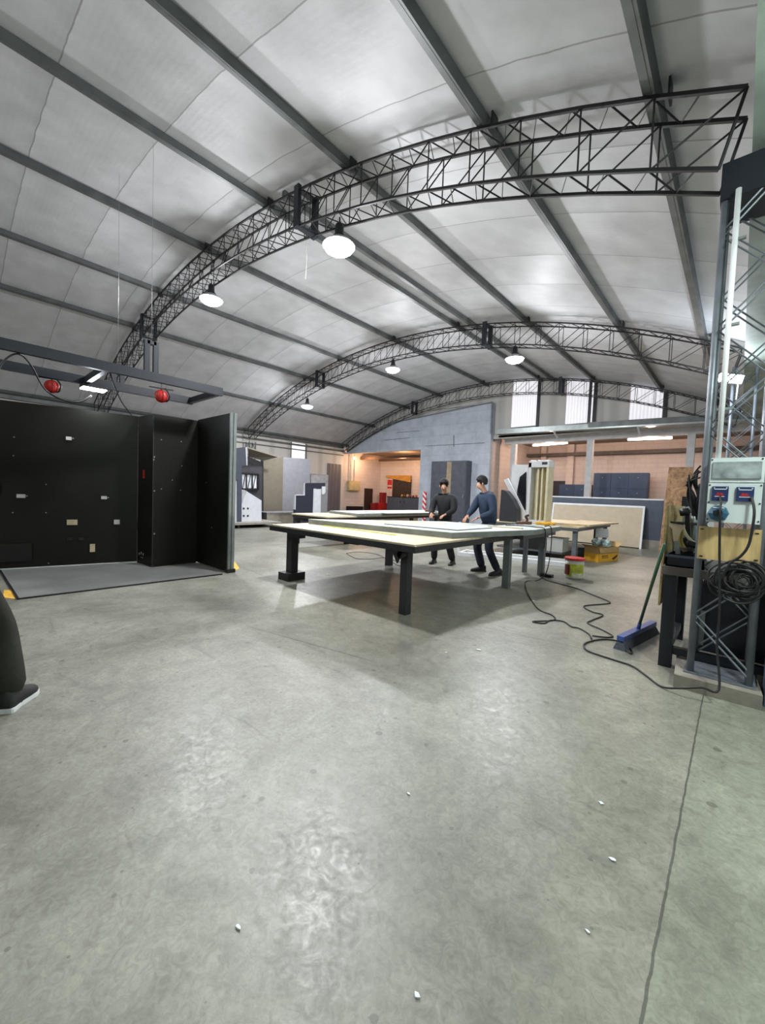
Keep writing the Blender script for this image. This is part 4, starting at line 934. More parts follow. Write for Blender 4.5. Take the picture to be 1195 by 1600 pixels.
# ------------------------------------------------------------------ left side room contents
t = thing('electrical_box', (-17.7,16.6,1.8), 'beige electrical box with conduits on the side room wall', 'electrical box')
a, b2 = PX(544,751,-17.72), PX(561,767,-17.72)
MB().box(-17.845,-17.64,a.y,b2.y,b2.z,a.z).bevel(.01,1).build('box_body', mat('beige_box',(196,176,130),.5), t)
MB().box(-17.64,-17.62,a.y+.05,b2.y-.05,b2.z+.05,a.z-.05).build('door', mat('beige_box_door',(204,186,140),.5), t)
for f in (.15,.3,.6): 
    y = a.y+(b2.y-a.y)*f; MB().cyl((-17.78,y,a.z-.005),(-17.78,y,3.7),.03,n=8).build('conduit', m_offw, t)
a, b2 = PX(570,763,-17.8), PX(581,793,-17.8)
t = tag(MB().box(-17.84,-17.78,a.y,b2.y,.0,a.z).build('dark_board', mat('dark_brown_board',(52,36,28),.6)), 'narrow dark brown board standing at the side room wall', 'board')
yb = 19.0
a, b2 = PY(605,776,yb), PY(655,776,yb)
t = thing('low_cabinet', ((a.x+b2.x)/2,yb,0), 'low slate grey cabinet at the back of the side room', 'cabinet')
MB().box(a.x,b2.x,yb,yb+.5,0,a.z).bevel(.01,1).build('body', m_greyp, t)
for f in (0,.5):
    d = MB().box(a.x+.03+(b2.x-a.x)*f,a.x-.03+(b2.x-a.x)*(f+.5),yb-.02,yb,.08,a.z-.05).build('door', m_greyp, t)
    MB().box(a.x+(b2.x-a.x)*(.44 if f == 0 else .56)-.02,a.x+(b2.x-a.x)*(.44 if f == 0 else .56)+.02,yb-.04,yb-.02,a.z-.35,a.z-.2).build('handle', m_black, d)
MB().box(a.x-.02,b2.x+.02,yb-.03,yb+.5,a.z,a.z+.03).build('worktop', m_dark, t)
zc = a.z+.03
# shadow-board niche on the back wall
a, b2 = PY(606,743,19.45), PY(641,775,19.45)
t = thing('tool_board', ((a.x+b2.x)/2,19.45,zc), 'dark tool board with ochre header above the low cabinet', 'board')
MB().box(a.x+.45,b2.x,19.43,19.5,zc,a.z-.25).build('board_back', mat('dark_tool_board',(58,44,38),.7,0,.3,9), t)
MB().prism([(a.x-.12,19.40,a.z),(b2.x,19.40,a.z),(b2.x,19.40,a.z-.42),(a.x+.5,19.40,a.z-.22),(a.x-.12,19.40,a.z-.12)],(0,.09,0)).build('header', mat('ochre_header',(196,140,56),.6), t)
sg = plab(MB().box(a.x,a.x+.43,19.42,19.5,zc,a.z-.2).build('side_sign', mat('pinkish_sign',(216,190,180),.5), t), 'pale sign with red blocks')
MB().box(a.x+.02,a.x+.41,19.415,19.421,a.z-.62,a.z-.28).box(a.x+.02,a.x+.41,19.415,19.421,a.z-.84,a.z-.72).build('red_block', m_red, sg)
cols = [((196,150,60),.07),((120,70,50),.06),((190,170,120),.08),((150,60,50),.07),((90,80,60),.06),((190,90,80),.07)]
for k, (c_, r) in enumerate(cols):
    x = PY(626,776,yb).x+.22*k
    tag(MB().lathe((x,yb+.12,zc),[(0,0),(r,0),(r*1.05,r*1.2),(r*.8,r*1.9),(r*.45,r*2.1),(0,r*2.1)],12).build('paint_can', mat('can_%d'%k,c_,.5), None, True),
        '%s container on the low cabinet in the side room' % ['ochre','brown','pale tan','dark red','olive','pink'][k], 'container', 'containers on the low cabinet')
a = PX(594,790,-17.4)
t = thing('red_toolbox', (a.x,a.y,0), 'red tool chest on the side room floor, left of the low cabinet', 'toolbox')
y0, y1 = PX(588,795,-17.4).y, PX(599,795,-17.4).y
MB().box(-17.6,-17.1,y0,y1,0,.78).bevel(.01,1).build('chest', m_red, t); MB().box(-17.1,-17.08,y0+.05,y1-.05,.1,.4).build('drawer', mat('dark_red',(140,34,32),.5), t)
tag(MB().box(-17.5,-17.25,y0+.35,y0+.75,.78,1.45).bevel(.01,1).build('red_case', mat('dark_red',(140,34,32),.5)), 'dark red case standing on the red tool chest', 'case')
y0, y1 = PX(582,795,-17.4).y, PX(586,795,-17.4).y
tag(MB().box(-17.6,-17.2,y0,y1,0,.75).bevel(.01,1).build('red_crate', mat('dark_red',(140,34,32))), 'small dark red crate beside the brown board in the side room', 'crate')
y0, y1 = PX(546,795,-17.3).y, PX(564,795,-17.3).y
tag(MB().box(-17.6,-17.1,y0,y1,0,.55).bevel(.02,1).build('tool_case', m_black), 'black case on the side room floor below the electrical box', 'case')
struct(MB().box(-17.85,-12.1,17.6,17.75,3.45,3.6).box(-17.8,-12.1,19.3,19.5,3.5,3.62).build('trim_13', mat('rusty_pipe_beam',(110,84,66),.7)))

# ------------------------------------------------------------------ stage scenery left
XS = -13.2
m_slate = mat('scenery_slate_blue',(70,77,92),.55,0,.05); m_swhite = mat('scenery_white',(214,217,224),.5,0,.04)
m_olive = mat('scenery_olive_grey',(112,106,92),.6,0,.05); m_sgrey = mat('scenery_mid_grey',(134,134,140),.55,0,.05); m_navyd = mat('scenery_dark_navy',(40,45,60),.5,0,.06)
t = thing('scenery_platform', (-14.6,7.2,0), 'low grey stage platform on short legs at the far left', 'platform')
MB().box(-16.4,-12.75,4.2,8.55,.12,.19).bevel(.006,1).build('deck', mat('platform_deck',(150,146,138),.6), t)
for x, y in ((-12.9,4.4),(-12.9,6.9),(-12.9,8.4),(-16.2,4.4),(-16.2,8.4)): MB().box(x-.04,x+.04,y-.04,y+.04,0,.12).build('leg', m_dark, t)
def sc(px, py, x=XS): return PX(px, py, x)
def grd(px, x, z=.19): q = PX(px, 815, x); return V((x, q.y, z))
t = thing('scenery_portal', (XS,6.8,.19), 'slate blue scenery portal with white edge at the left end of the platform', 'scenery')
MB().prism([sc(350,702),sc(383.5,698.5),sc(385,727),sc(377.5,728),grd(377,XS),grd(371,XS),sc(371,750),sc(350,751)],(-.08,0,0)).build('portal_panel', m_slate, t)
MB().prism([sc(383.5,698.5),sc(386.3,698.3),sc(386.6,727),sc(385,727)],(-.3,0,0)).build('edge_return', m_swhite, t)
MB().prism([sc(350,752,XS-.05),sc(371,751,XS-.05),grd(371,XS-.05),grd(350,XS-.05)],(-.05,0,0)).build('lower_panel', m_swhite, t)
t = thing('faceted_counter', (XS-.2,7.4,.19), 'white faceted scenery counter with four bolts on the platform', 'scenery')
x_ = XS-.12
MB().prism([sc(377.5,765,x_),sc(383,766,x_),sc(408.5,782,x_),grd(408.5,x_),grd(377.5,x_)],(-.35,0,0)).build('front', m_swhite, t)
MB().prism([sc(378,786,x_+.012),sc(386,767,x_+.012),sc(378,765.5,x_+.012)],(-.01,0,0)).build('facet', mat('scenery_pale_grey',(186,188,194),.5), t)
for px,py in ((380.5,794.5),(387,794.5),(380.5,806),(387,806)):
    q = sc(px,py,x_); MB().cyl(q, q+V((.02,0,0)), .035, n=12).build('bolt', m_dark, t)
x_ = -14.9
t = thing('scenery_flat', (x_,8.6,.19), 'dark scenery flat with a barred window behind the white counter', 'scenery')
MB().prism([sc(370,715,x_),sc(387,713,x_),sc(409,722,x_),grd(409,x_),grd(370,x_)],(-.08,0,0)).build('flat_panel', mat('scenery_charcoal',(52,52,58),.6), t)
w = MB()
A, B, C_, D = sc(376,739,x_+.03), sc(403,741,x_+.03), sc(403,765,x_+.03), sc(376,765,x_+.03)
for p, q in ((A,B),(B,C_),(C_,D),(D,A)): w.bar(p,q,.06,.11,(1,0,0))
fr = w.build('window_frame', m_black, t)
MB().prism([sc(378,741,x_+.012),sc(401,743,x_+.012),sc(401,763,x_+.012),sc(378,763,x_+.012)],(-.01,0,0)).build('pane', m_swhite, fr)
w = MB()
for f in (.33,.66): w.bar(A.lerp(B,f),D.lerp(C_,f),.03,.06,(1,0,0))
for f in (.2,.5,.8):
    w.bar(D.lerp(C_,f-.1),A.lerp(B,f+.08),.015,.03,(1,0,0))
w.build('bars', m_black, fr)
t = thing('scenery_canopy', (-14.5,8.6,2.5), 'sloping brown-grey canopy piece above the barred window flat', 'scenery')
MB().prism([sc(387,700.5,-14.3),sc(434,714.5,-14.6),sc(411,720,-14.9),sc(388,713.5,-14.9)],(0,0,.05)).build('canopy_board', m_olive, t)
MB().prism([sc(408.5,719,-14.95),sc(411.5,719,-14.95),grd(411.5,-14.95),grd(408.5,-14.95)],(-.06,0,0)).build('post', m_dark, t)
x_ = -15.1
tag(MB().prism([sc(409.5,718,x_),sc(442.5,714.5,x_),V((x_,sc(441.5,793,x_).y,0)),V((x_,sc(411,793,x_).y,0))],(-.12,0,0)).build('scenery_flat', m_olive), 'tall olive grey scenery flat right of the barred window', 'scenery')
tag(MB().prism([sc(442.5,714.2,x_),sc(485,717.5,x_),V((x_,sc(483.5,793,x_).y,0)),V((x_,sc(441.5,793,x_).y,0))],(-.12,0,0)).build('scenery_flat', m_sgrey), 'tall mid grey scenery flat, rightmost of the tall pair', 'scenery')
x_ = -14.0
y0, y1 = PX(417,800,x_).y, PX(520,800,x_).y
t = thing('scenery_step', (x_-.4,(y0+y1)/2,0), 'long low beige-grey step in front of the tall scenery flats', 'scenery')
MB().box(x_-.84,x_,y0,y1,0,.42).bevel(.01,1).build('step_box', mat('scenery_beige',(150,144,132),.6), t)
MB().box(x_-.85,x_+.02,y0-.02,y1,.42,.46).build('step_top', m_sgrey, t)
plab(MB().box(x_-.84,x_+.01,y0-.14,y0-.02,0,.46).build('end_post', m_dark, t),'dark end post')
x_ = -12.6
t = thing('stepped_unit', (x_-.2,10.3,0), 'dark navy stepped scenery unit with white edges behind the far table', 'scenery')
def gr0(px, x): return V((x, PX(px,797,x).y, 0))
MB().prism([sc(461,774,x_),sc(475,774,x_),sc(475,755.5,x_),sc(490,755.5,x_),gr0(489,x_),gr0(461,x_)],(-.1,0,0)).build('stepped_panel', m_navyd, t)
MB().prism([sc(490,755,x_+.01),sc(508,754.5,x_+.01),sc(508,763,x_+.01),sc(490,763,x_+.01)],(-.5,0,0)).build('top_block', m_navyd, t)
w = MB(); 
for p, q in (((461,773.5),(475,773.5)),((474.5,774),(474.5,755)),((460.5,774),(460,796))): w.bar(sc(*p,x_+.005),sc(*q,x_+.005),.1,.03)
w.build('white_edging', m_swhite, t)
MB().prism([sc(490,764,x_+.02),sc(501.5,764,x_+.02),gr0(501,x_+.02),gr0(489,x_+.02)],(-.3,0,0)).build('white_column', m_swhite, t)
MB().prism([sc(501.5,762,x_),sc(512,766,x_),gr0(511,x_),gr0(501,x_)],(-.3,0,0)).build('side_panel', m_sgrey, t)
MB().prism([sc(503,760,x_+.03),sc(508.5,760,x_+.03),sc(508.5,769,x_+.03),sc(506,772.5,x_+.03),sc(503,772.5,x_+.03)],(-.04,0,0)).build('notice', m_white, t)
tag(MB().prism([sc(486,742,-15.6),sc(513,742,-15.6),V((-15.6,sc(511,795,-15.6).y,0)),V((-15.6,sc(484,795,-15.6).y,0))],(-.06,0,0)).build('scenery_flat', mat('scenery_light_grey',(160,158,158),.6)), 'light grey scenery flat behind the stepped navy unit', 'scenery')

# ------------------------------------------------------------------ dark booth
bl = (-8.22, -1.2); cr = V((-7.353,2.39,0)); rw = V((-6.18,3.13,0)); HB = 2.59
kb = PZ(214,879)                                        # where the back board meets the corner box
bd = V((PZ(22,890).x-kb.x, PZ(22,890).y-kb.y, 0)).normalized()
b0 = kb+bd*4.2; nrm = V((bd.y,-bd.x,0)); nrm = nrm if nrm.x > 0 else -nrm
pin = PZ(306,879); pin.z = 0
t = thing('dark_booth', (kb.x,kb.y,0), 'black panelled booth with a corner box and side wing on the left', 'booth')
zt2 = V((0,0,HB-.02))
def wallseg(p, q, z0, z1, th, side):
    d = (q-p).normalized(); n = V((-d.y,d.x,0))*th*side
    return [p+V((0,0,z0)),q+V((0,0,z0)),q+n+V((0,0,z0)),p+n+V((0,0,z0)),p+V((0,0,z1)),q+V((0,0,z1)),q+n+V((0,0,z1)),p+n+V((0,0,z1))]
side = 1 if V((-(kb-b0).y,(kb-b0).x,0)).dot(nrm) < 0 else -1
kb.z = 0; b0.z = 0
kbx = kb-nrm*.02
MB().hexa(wallseg(b0,kbx,.02,HB,.08,side)).build('back_board', m_panel, t)
# corner box : narrow face kb->cr, wide face cr->pin
MB().prism([cr, kb-V((.0,-.0,0)), kb-nrm*.02+V((-.2,.5,0)), pin+V((-.35,.1,0)), pin],(0,0,HB-.01)).build('corner_box', m_panel, t)
MB().hexa(wallseg(pin,rw,.02,HB+.01,.10,1)).build('side_wing', m_panel, t)
d = (rw-pin).normalized(); nn = V((-d.y,d.x,0))
e = MB()
for k, (o_, w_) in enumerate(((-.004,.022),(.024,.02),(.052,.026),(.082,.024))):
    p = rw+d*.006+nn*(o_+w_/2); e.obox(p+V((0,0,(HB+.04)/2)), d, nn, (0,0,1), .012 if k % 2 else .02, w_/2*.9, (HB+.0)/2)
plab(e.build('metal_edge', m_alu, t), 'bright metal edge profiles')
MB().obox(rw+d*.0+nn*.05+V((0,0,.03)), d, nn, (0,0,1), .04,.07,.03).build('foot', m_black, t)
MB().obox(cr+V((0,0,.012)), (1,0,0),(0,1,0),(0,0,1), .035,.035,.012).build('foot', m_black, t)
MB().bar(b0+nrm*.02+V((0,0,.012)), kbx+nrm*.02+V((0,0,.012)), .02, .024).build('skirting', m_offw, t)
MB().bar(cr+V((0,0,.03))-V((0,.004,0)), cr+V((0,0,HB-.04))-V((0,.004,0)), .012, .012).build('corner_bead', m_dark, t)
# fittings on the boards
def onb(px, py, off=.0):
    r = _ray(px,py); k = (kb-ORG).dot(nrm)/r.dot(nrm); return ORG+r*k+nrm*off
m_tagw = mat('pale_tag',(176,176,170),.5); m_sock = mat('beige_socket',(188,176,140),.5)
def fit(name, px0, py0, px1, py1, m, label=None):
    a, c_ = onb(px0,py0), onb(px1,py1); ctr = (a+c_)/2; hw = (V((a.x-c_.x,a.y-c_.y,0))).length/2
    o = MB().obox(ctr+nrm*.008, bd, nrm, (0,0,1), hw, .008, abs(a.z-c_.z)/2).bevel(.002,1).build(name, m, t)
    if label: plab(o, label)
    return o
for r_ in ((103,682,112,688),(26,772,40,778),(158,775,167,780)):
    o = fit('hook_tag', *r_, m_tagw, 'pale metal tag')
    a = onb(r_[2]+2,(r_[1]+r_[3])/2,.01); MB().obox(a, bd, nrm, (0,0,1), .012,.008,.008).build('hook', m_alu, o)
fit('wall_socket',104.5,812,121,820,m_sock,'beige double socket'); fit('wall_socket',140.5,850,148.5,862,m_sock,'small beige switch plate'); fit('wall_socket',178,812,187,819,m_tagw,'pale corner socket')
for px,py in ((109,842),(127,842)): fit('vent_knob',px-4,py-2,px+4,py+2,m_black)
fit('shelf_slot',0,850,50,876,mat('slot_black',(14,14,14),.3))
b = MB()
for px,py in ((22,683),(21,712),(20,801),(72,801),(72,757),(76,880),(106,885),(160,880)): q = onb(px,py,.003); b.obox(q, bd, nrm, (0,0,1), .008,.003,.008)
b.build('screw', m_alu, t)
def onf2(p, q, px, py, off):
    d = (q-p).normalized(); n = V((d.y,-d.x,0)); r = _ray(px,py); n = n if n.dot(-r) > 0 else -n
    k = (p-ORG).dot(n)/r.dot(n); return ORG+r*k+n*off, d, n
b = MB()
for px,py in ((252,687),(283,690),(284,728),(252,764),(282,766),(269,750)):
    q, dd, n = onf2(cr,pin,px,py,.003); b.obox(q, dd, n, (0,0,1), .008,.003,.008)
for px,py in ((302,718),(322,754),(331,824),(300,830)):
    q, dd, n = onf2(pin,rw,px,py,.003); b.obox(q, dd, n, (0,0,1), .008,.003,.008)
for px,py in ((241,714),(241,767),(241,834),(240,718)):
    q, dd, n = onf2(cr,pin,px,py,.003); b.obox(q, dd, n, (0,0,1), .01,.003,.012)
b.build('screw', m_alu, t)
b = MB(); q, dd, n = onf2(kb,cr,225,741,.004); b.obox(q, dd, n, (0,0,1), .035,.003,.07)
plab(b.build('sticker', mat('dark_red_sticker',(150,26,26),.5,0,.4,20), t), 'dark red sticker')
b = MB()
for k,(px,py) in enumerate(((218,865),(221,864),(224,866))):
    q, dd, n = onf2(kb,cr,px,py,.004); b.obox(q, dd, n, (0,0,1), .009,.002,.02)
q, dd, n = onf2(kb,cr,222,871,.004); b.obox(q, dd, n, (0,0,1), .05,.002,.003)
plab(b.build('marking', m_tagw, t), 'small white printed marks')
# mat in front
mA, mB_ = PZ(28,937), PZ(347,898); mA.z = mB_.z = 0
t = thing('booth_mat', ((mA.x+kb.x)/2,1.8,0), 'thin grey floor mat with black edging inside the booth', 'mat')
mC = b0+bd*0+nrm*.04; q0 = PZ(8,905); q0.z = 0
q1 = q0+(q0-mA).normalized()*1.2
kin = kb+nrm*.06
MB().prism([mA,mB_,mB_+(pin-rw).normalized()*1.0,cr+V((.06,-.06,0)),kin+V((.03,-.05,0)),q1+V((.1,0,0))],(0,0,.012)).build('mat_sheet', mat('grey_mat',(112,112,110),.6,0,.1,2), t)
MB().bar(mA+V((0,0,.008)),mB_+V((0,0,.008)),.022,.018).build('edging', m_black, t); MB().bar(mA+V((0,0,.008)),q1+V((0,0,.008)),.022,.018).build('edging', m_black, t)
def mark(pts, label): tag(MB().prism([V((*PZ(*p).xy,.0005)) for p in pts],(0,0,.003)).build('floor_marking', m_yel), label, 'floor marking')
mark([(360,895),(374,888),(366,877),(359,878)], 'yellow paint patch on the floor beside the booth wing')
mark([(4,934),(25,936),(17,922),(6,922)], 'yellow paint patch on the floor at the left corner of the booth mat')

# ------------------------------------------------------------------ hanging rig
ZR = 3.0
f0, f1, g0, g1 = PZ(0,540,ZR), PZ(346,611,ZR), PZ(0,568,ZR), PZ(303,629,ZR)
fx, gx = (f0.x+f1.x)/2, (g0.x+g1.x)/2; ye = (f1.y+g1.y)/2
t = thing('lighting_rig', ((fx+gx)/2,1.0,ZR), 'dark blue steel rig frame hanging above the black booth', 'rig')
for x in (fx, gx): MB().box(x-.035,x+.035,-2.4,ye,ZR-.06,ZR+.07).build('long_rail', m_frame, t)
for y in (ye-.04,1.55,-2.3): MB().box(min(fx,gx)+.036,max(fx,gx)-.036,y-.035,y+.035,ZR-.05,ZR+.05).build('cross_rail', m_frame, t)
hx = PZ(219,590,ZR+.07); 
def hanger(x, y, w, h):
    b = MB()
    for s in (-1, 1): b.box(x-.03,x+.03,y+s*w-.035,y+s*w+.035,ZR+.07,ZR+h)
    b.box(x-.03,x+.03,y-w,y+w,ZR+h-.05,ZR+h); b.build('hanger_frame', m_frame, t)
    MB().cyl((x,y,ZR+h),(x,y,zt(x)+.14),.002,n=5).build('suspension_cable', m_alu, t)
hanger(fx,hx.y,.06,.52); hanger(gx,PZ(181,600,ZR+.07).y,.06,.26); hanger(fx,-1.6,.06,.52); hanger(gx,-1.6,.06,.26)
# floodlight on the rig
p = PX(146,606,gx+.02); 
tl_ = thing('floodlight', p, 'bright floodlight hung under the rig above the black booth', 'lamp')
MB().box(p.x-.12,p.x+.12,p.y-.16,p.y+.16,p.z-.02,p.z+.03).bevel(.008).build('flood_housing', m_dark, tl_)
MB().box(p.x-.115,p.x+.115,p.y-.155,p.y+.155,p.z-.034,p.z-.019).build('flood_lens', m_bulb, tl_)
MB().box(p.x-.012,p.x+.012,p.y-.012,p.y+.012,p.z+.03,ZR-.055 if p.z+.03 < ZR-.055 else p.z+.08).build('bracket', m_dark, tl_)
lamp_light('flood_glow', p-V((0,0,.12)), 10, (236,244,255), .07, tl_)
def reel(px, py, x, label):
    p = PX(px,py,x); t = thing('cable_reel', p, label, 'cable reel', 'red reels hung under the rig')
    MB().lathe(p,[(0,-.085),(.05,-.075),(.085,-.03),(.085,.03),(.05,.075),(0,.085)],16,(.8,.6,0)).build('drum', m_red, t, True)
    b = MB()
    for k in range(4):
        a = k*math.pi/4; u1 = V((math.cos(a),math.sin(a),0)); b.tube([p+u1*.093*math.cos(s)+V((0,0,.093*math.sin(s))) for s in [i*6.2832/14 for i in range(15)]],.005,5,False)
    b.build('guard_cage', mat('dark_red_wire',(150,30,30),.4), t, True)
    MB().cyl(p+V((0,0,.085)),p+V((0,0,.115)),.01,n=8).build('hook', m_dark, t)
    MB().bar(p+V((-.03,-.16,.115)),p+V((.03,.16,.115)),.018,.016).build('cross_bar', m_dark, t)
    MB().tube([p+V((.02,.05,.12)),p+V((.05,.1,.03)),p+V((.03,.08,-.06)),p+V((0,.04,-.07))],.012,8).build('grip', m_black, t, True)
    MB().cyl(p+V((0,0,.11)),(p.x,p.y,max(ZR-.06,p.z+.13)),.005,n=6).build('hanger_rod', m_dark, t)
reel(81,604,gx+.0,'red cable reel hung under the rig left of the floodlight')
reel(252,619,fx,'red cable reel hung under the rig right of the floodlight')
tag(MB().tube([PX(-12,600,fx),PX(5,565,fx-.03),PX(28,553,fx-.03),PX(48,570,fx-.25),PX(70,608,gx+.12),PX(98,625,gx+.1),PX(125,628,gx+.1),PX(143,618,gx+.08)],.011,8).build('hanging_cable', m_rub, None, True), 'thick black cable looping from the rig to its floodlight', 'cable')
tag(MB().tube([PX(171,578,fx-.04),PX(177,598,fx-.3),PX(190,628,-7.75),PX(205,648,-8.05),PX(208,662,-8.12)],.010,8).build('hanging_cable', m_rub, None, True), 'black cable running from the rig down behind the booth wall', 'cable')
tag(MB().tube([(-5.75,4.2,zt(-5.75)-.5),(-5.72,4.2,5.3),(-5.74,4.2,5.0)],.005,6).build('pull_cord', m_offw, None, True), 'thin pale cord dangling from the nearest truss left of the large lamp', 'cord')

# scraps on the floor
for k, (px, py, s) in enumerate(((748,1016,.03),(957,1344,.016),(939,1256,.014),(638,1241,.012),(372,1450,.014),(513,898,.05),(651,1557,.012),(918,1457,.01),(806,1017,.012),(697,1020,.014),(833,939,.025))):
    q = PZ(px,py); s *= .8; a = k*1.3; b = MB()
    n = 6; ring = [(q.x+s*(1+.35*math.sin(3*i+k))*math.cos(a+i*6.283/n), q.y+s*.6*(1+.3*math.cos(2*i+k))*math.sin(a+i*6.283/n), .001+.12*s*(i % 2)) for i in range(n)]
    b.prism(ring,(0,0,.004)); 
    where = ['before the narrow table','right of the floor centre','low right by the long joint','in the floor centre','low on the left','under the dark table, crumpled','at the bottom edge','low at the right','beside the cord','before the dark table','behind the joint by the cord'][k]
    tag(b.build('paper_scrap', m_white), 'small white paper scrap on the concrete '+where, 'scrap', 'paper scraps on the floor')

# ------------------------------------------------------------------ people
def skin_obj(name, joints, edges, m, parent, root, sub=1, smooth=.5):
    names = list(joints); me = bpy.data.meshes.new(name+'_cage')
    org = WL[parent.name]
    me.from_pydata([V(joints[n][0])-org for n in names], [(names.index(a), names.index(b)) for a, b in edges], [])
    o = bpy.data.objects.new(name, me); COL.objects.link(o)
    md = o.modifiers.new('skin','SKIN'); md.use_smooth_shade = True; md.branch_smoothing = smooth
    for n, sv in zip(names, me.skin_vertices[0].data):
        r = joints[n][1]; sv.radius = r if isinstance(r, tuple) else (r, r); sv.use_root = (n == root)
    sm = o.modifiers.new('sub','SUBSURF'); sm.levels = sub; sm.render_levels = sub
    dg = bpy.context.evaluated_depsgraph_get(); dg.update()
    nm = bpy.data.meshes.new_from_object(o.evaluated_get(dg))
    o.modifiers.clear(); o.data = nm; nm.materials.clear(); nm.materials.append(m)
    for p in nm.polygons: p.use_smooth = True
    o.parent = parent; WL[o.name] = org; return o
def person(loc, face, label, H, lean, feet, hands, jacket, trousers, hair, headdir, shoem=None, cap=True, hip=None, flare=1.0):
    """face: unit heading; feet: (left,right) ground points; hands: (left,right) world points"""
    f = V((face[0],face[1],0)).normalized(); r = V((f.y,-f.x,0)); up = V((0,0,1)); k = H/1.78
    o = V((loc[0],loc[1],0)); t = thing('person', o, label, 'person')
    pel = (V(hip) if hip else o)+up*.95*k; ax = (up*math.cos(lean)+f*math.sin(lean))
    wst = pel+ax*.14*k; cst = pel+ax*.34*k; nk0 = pel+ax*.50*k; 
    ax2 = (up*math.cos(lean*1.3)+f*math.sin(lean*1.3)); nk = nk0+ax2*.085*k
    hd = V(headdir).normalized()
    jaw = nk+ax2*.045*k+hd*.04; crn = nk+ax2*.135*k+hd*.03; tp = nk+ax2*.195*k+hd*.02
    J = {'pel':(pel,.06*k),'wst':(wst,.06*k),'cst':(cst,.09*k),'nk0':(nk0,.06*k),'nk':(nk,.05*k),
         'jaw':(jaw,.072*k),'crn':(crn,.092*k),'tp':(tp,.05*k)}
    Ed = [('pel','wst'),('wst','cst'),('cst','nk0'),('nk0','nk'),('nk','jaw'),('jaw','crn'),('crn','tp')]
    nose = jaw+ax2*.04*k+hd*.098*k; J['nose'] = (nose,.009*k); Ed.append(('crn','nose'))
    JK = {n:(J[n][0],rj*k) for n,rj in (('wst',.175),('cst',.195),('nk0',.125))}
    JK['pel'] = (pel-ax*.13*k,.172*k); JK['col'] = (nk0+ax2*.05*k,.066*k)
    EK = [('pel','wst'),('wst','cst'),('cst','nk0'),('nk0','col')]
    TR = {'pel':(pel,.14*k),'wst':(wst-ax*.05*k,.13*k)}; ET = [('wst','pel')]
    for s, nm, hnd, ft in ((-1,'l',hands[0],feet[0]),(1,'r',hands[1],feet[1])):
        sh = nk0-ax*.03*k+r*s*.205*k; hnd = V(hnd); d = hnd-sh
        ua, fa = .30*k, .27*k; dist = min(d.length, (ua+fa)*.985); dn = d.normalized(); hnd = sh+dn*dist
        c = (ua*ua-fa*fa+dist*dist)/(2*dist); h = math.sqrt(max(0,ua*ua-c*c)); pole = (r*s*.4-up*.7-f*.3); pole = (pole-dn*pole.dot(dn)).normalized()
        el = sh+dn*c+pole*h
        J['sh'+nm] = (sh,.045*k); J['el'+nm] = (el,.042*k); J['wr'+nm] = (hnd,.027*k)
        fd = (hnd-el).normalized(); pm = hnd+fd*.05*k; J['pm'+nm] = (pm,(.036*k,.018*k))
        Ed += [('cst','sh'+nm),('sh'+nm,'el'+nm),('el'+nm,'wr'+nm),('wr'+nm,'pm'+nm)]
        side = fd.cross(up); side = side.normalized() if side.length > .1 else r
        dwn = side.cross(fd).normalized(); dwn = dwn if dwn.z < 0 else -dwn
        for q, (off, ln) in enumerate(((-.028,.062),(-.010,.072),(.009,.068),(.027,.052))):
            a = pm+fd*.038*k+side*off*k; b1 = a+fd*ln*.55*k+dwn*.008*k; b2 = b1+fd*ln*.4*k+dwn*.028*k
            J['f%d0%s'%(q,nm)] = (a,.0095*k); J['f%d1%s'%(q,nm)] = (b1,.009*k); J['f%d2%s'%(q,nm)] = (b2,.0075*k)
            Ed += [('pm'+nm,'f%d0%s'%(q,nm)),('f%d0%s'%(q,nm),'f%d1%s'%(q,nm)),('f%d1%s'%(q,nm),'f%d2%s'%(q,nm))]
        th = hnd+fd*.025*k-side*s*.034*k; th2 = th+(fd*.8-side*s*.45).normalized()*.045*k+dwn*.012
        J['th0'+nm] = (th,.012*k); J['th1'+nm] = (th2,.0095*k); Ed += [('wr'+nm,'th0'+nm),('th0'+nm,'th1'+nm)]
        JK['sh'+nm] = (sh,.10*k); JK['el'+nm] = (el,.074*k); JK['wr'+nm] = (hnd-fd*.01,.044*k); EK += [('cst','sh'+nm),('sh'+nm,'el'+nm),('el'+nm,'wr'+nm)]
        # leg
        hp = pel+r*s*.095*k-up*.05*k; ft = V(ft); an_ = V((ft.x,ft.y,ft.z+.09*k)); d = an_-hp; th_, sk = .44*k, .43*k
        dist = min(d.length,(th_+sk)*.995); dn = d.normalized(); an_ = hp+dn*dist if d.length > dist else an_
        c = (th_*th_-sk*sk+dist*dist)/(2*dist); h = math.sqrt(max(0,th_*th_-c*c)); pole = f-dn*f.dot(dn); pole.normalize(); kn = hp+dn*c+pole*h
        J['hp'+nm] = (hp,.075*k); J['kn'+nm] = (kn,.058*k); J['an'+nm] = (an_,.04*k)
        fdir = V(ft[3:]) if len(ft) > 3 else f
        Ed += [('pel','hp'+nm),('hp'+nm,'kn'+nm),('kn'+nm,'an'+nm)]
        TR['hp'+nm] = (hp,.105*k); TR['kn'+nm] = (kn,.082*k); TR['an'+nm] = (an_-up*.02,.074*k*flare); ET += [('pel','hp'+nm),('hp'+nm,'kn'+nm),('kn'+nm,'an'+nm)]
    skin_obj('body', J, Ed, m_skin, t, 'pel')
    skin_obj('jacket', JK, EK, jacket, t, 'pel'); skin_obj('trousers', TR, ET, trousers, t, 'pel')
    # hair or cap as a shell round the skull, ears
    rr = hd.cross(up).normalized(); fw_ = up.cross(rr).normalized()
    c = crn+up*.035*k-fw_*.012
    b = MB(); bmesh.ops.create_uvsphere(b.bm, u_segments=18, v_segments=12, radius=1)
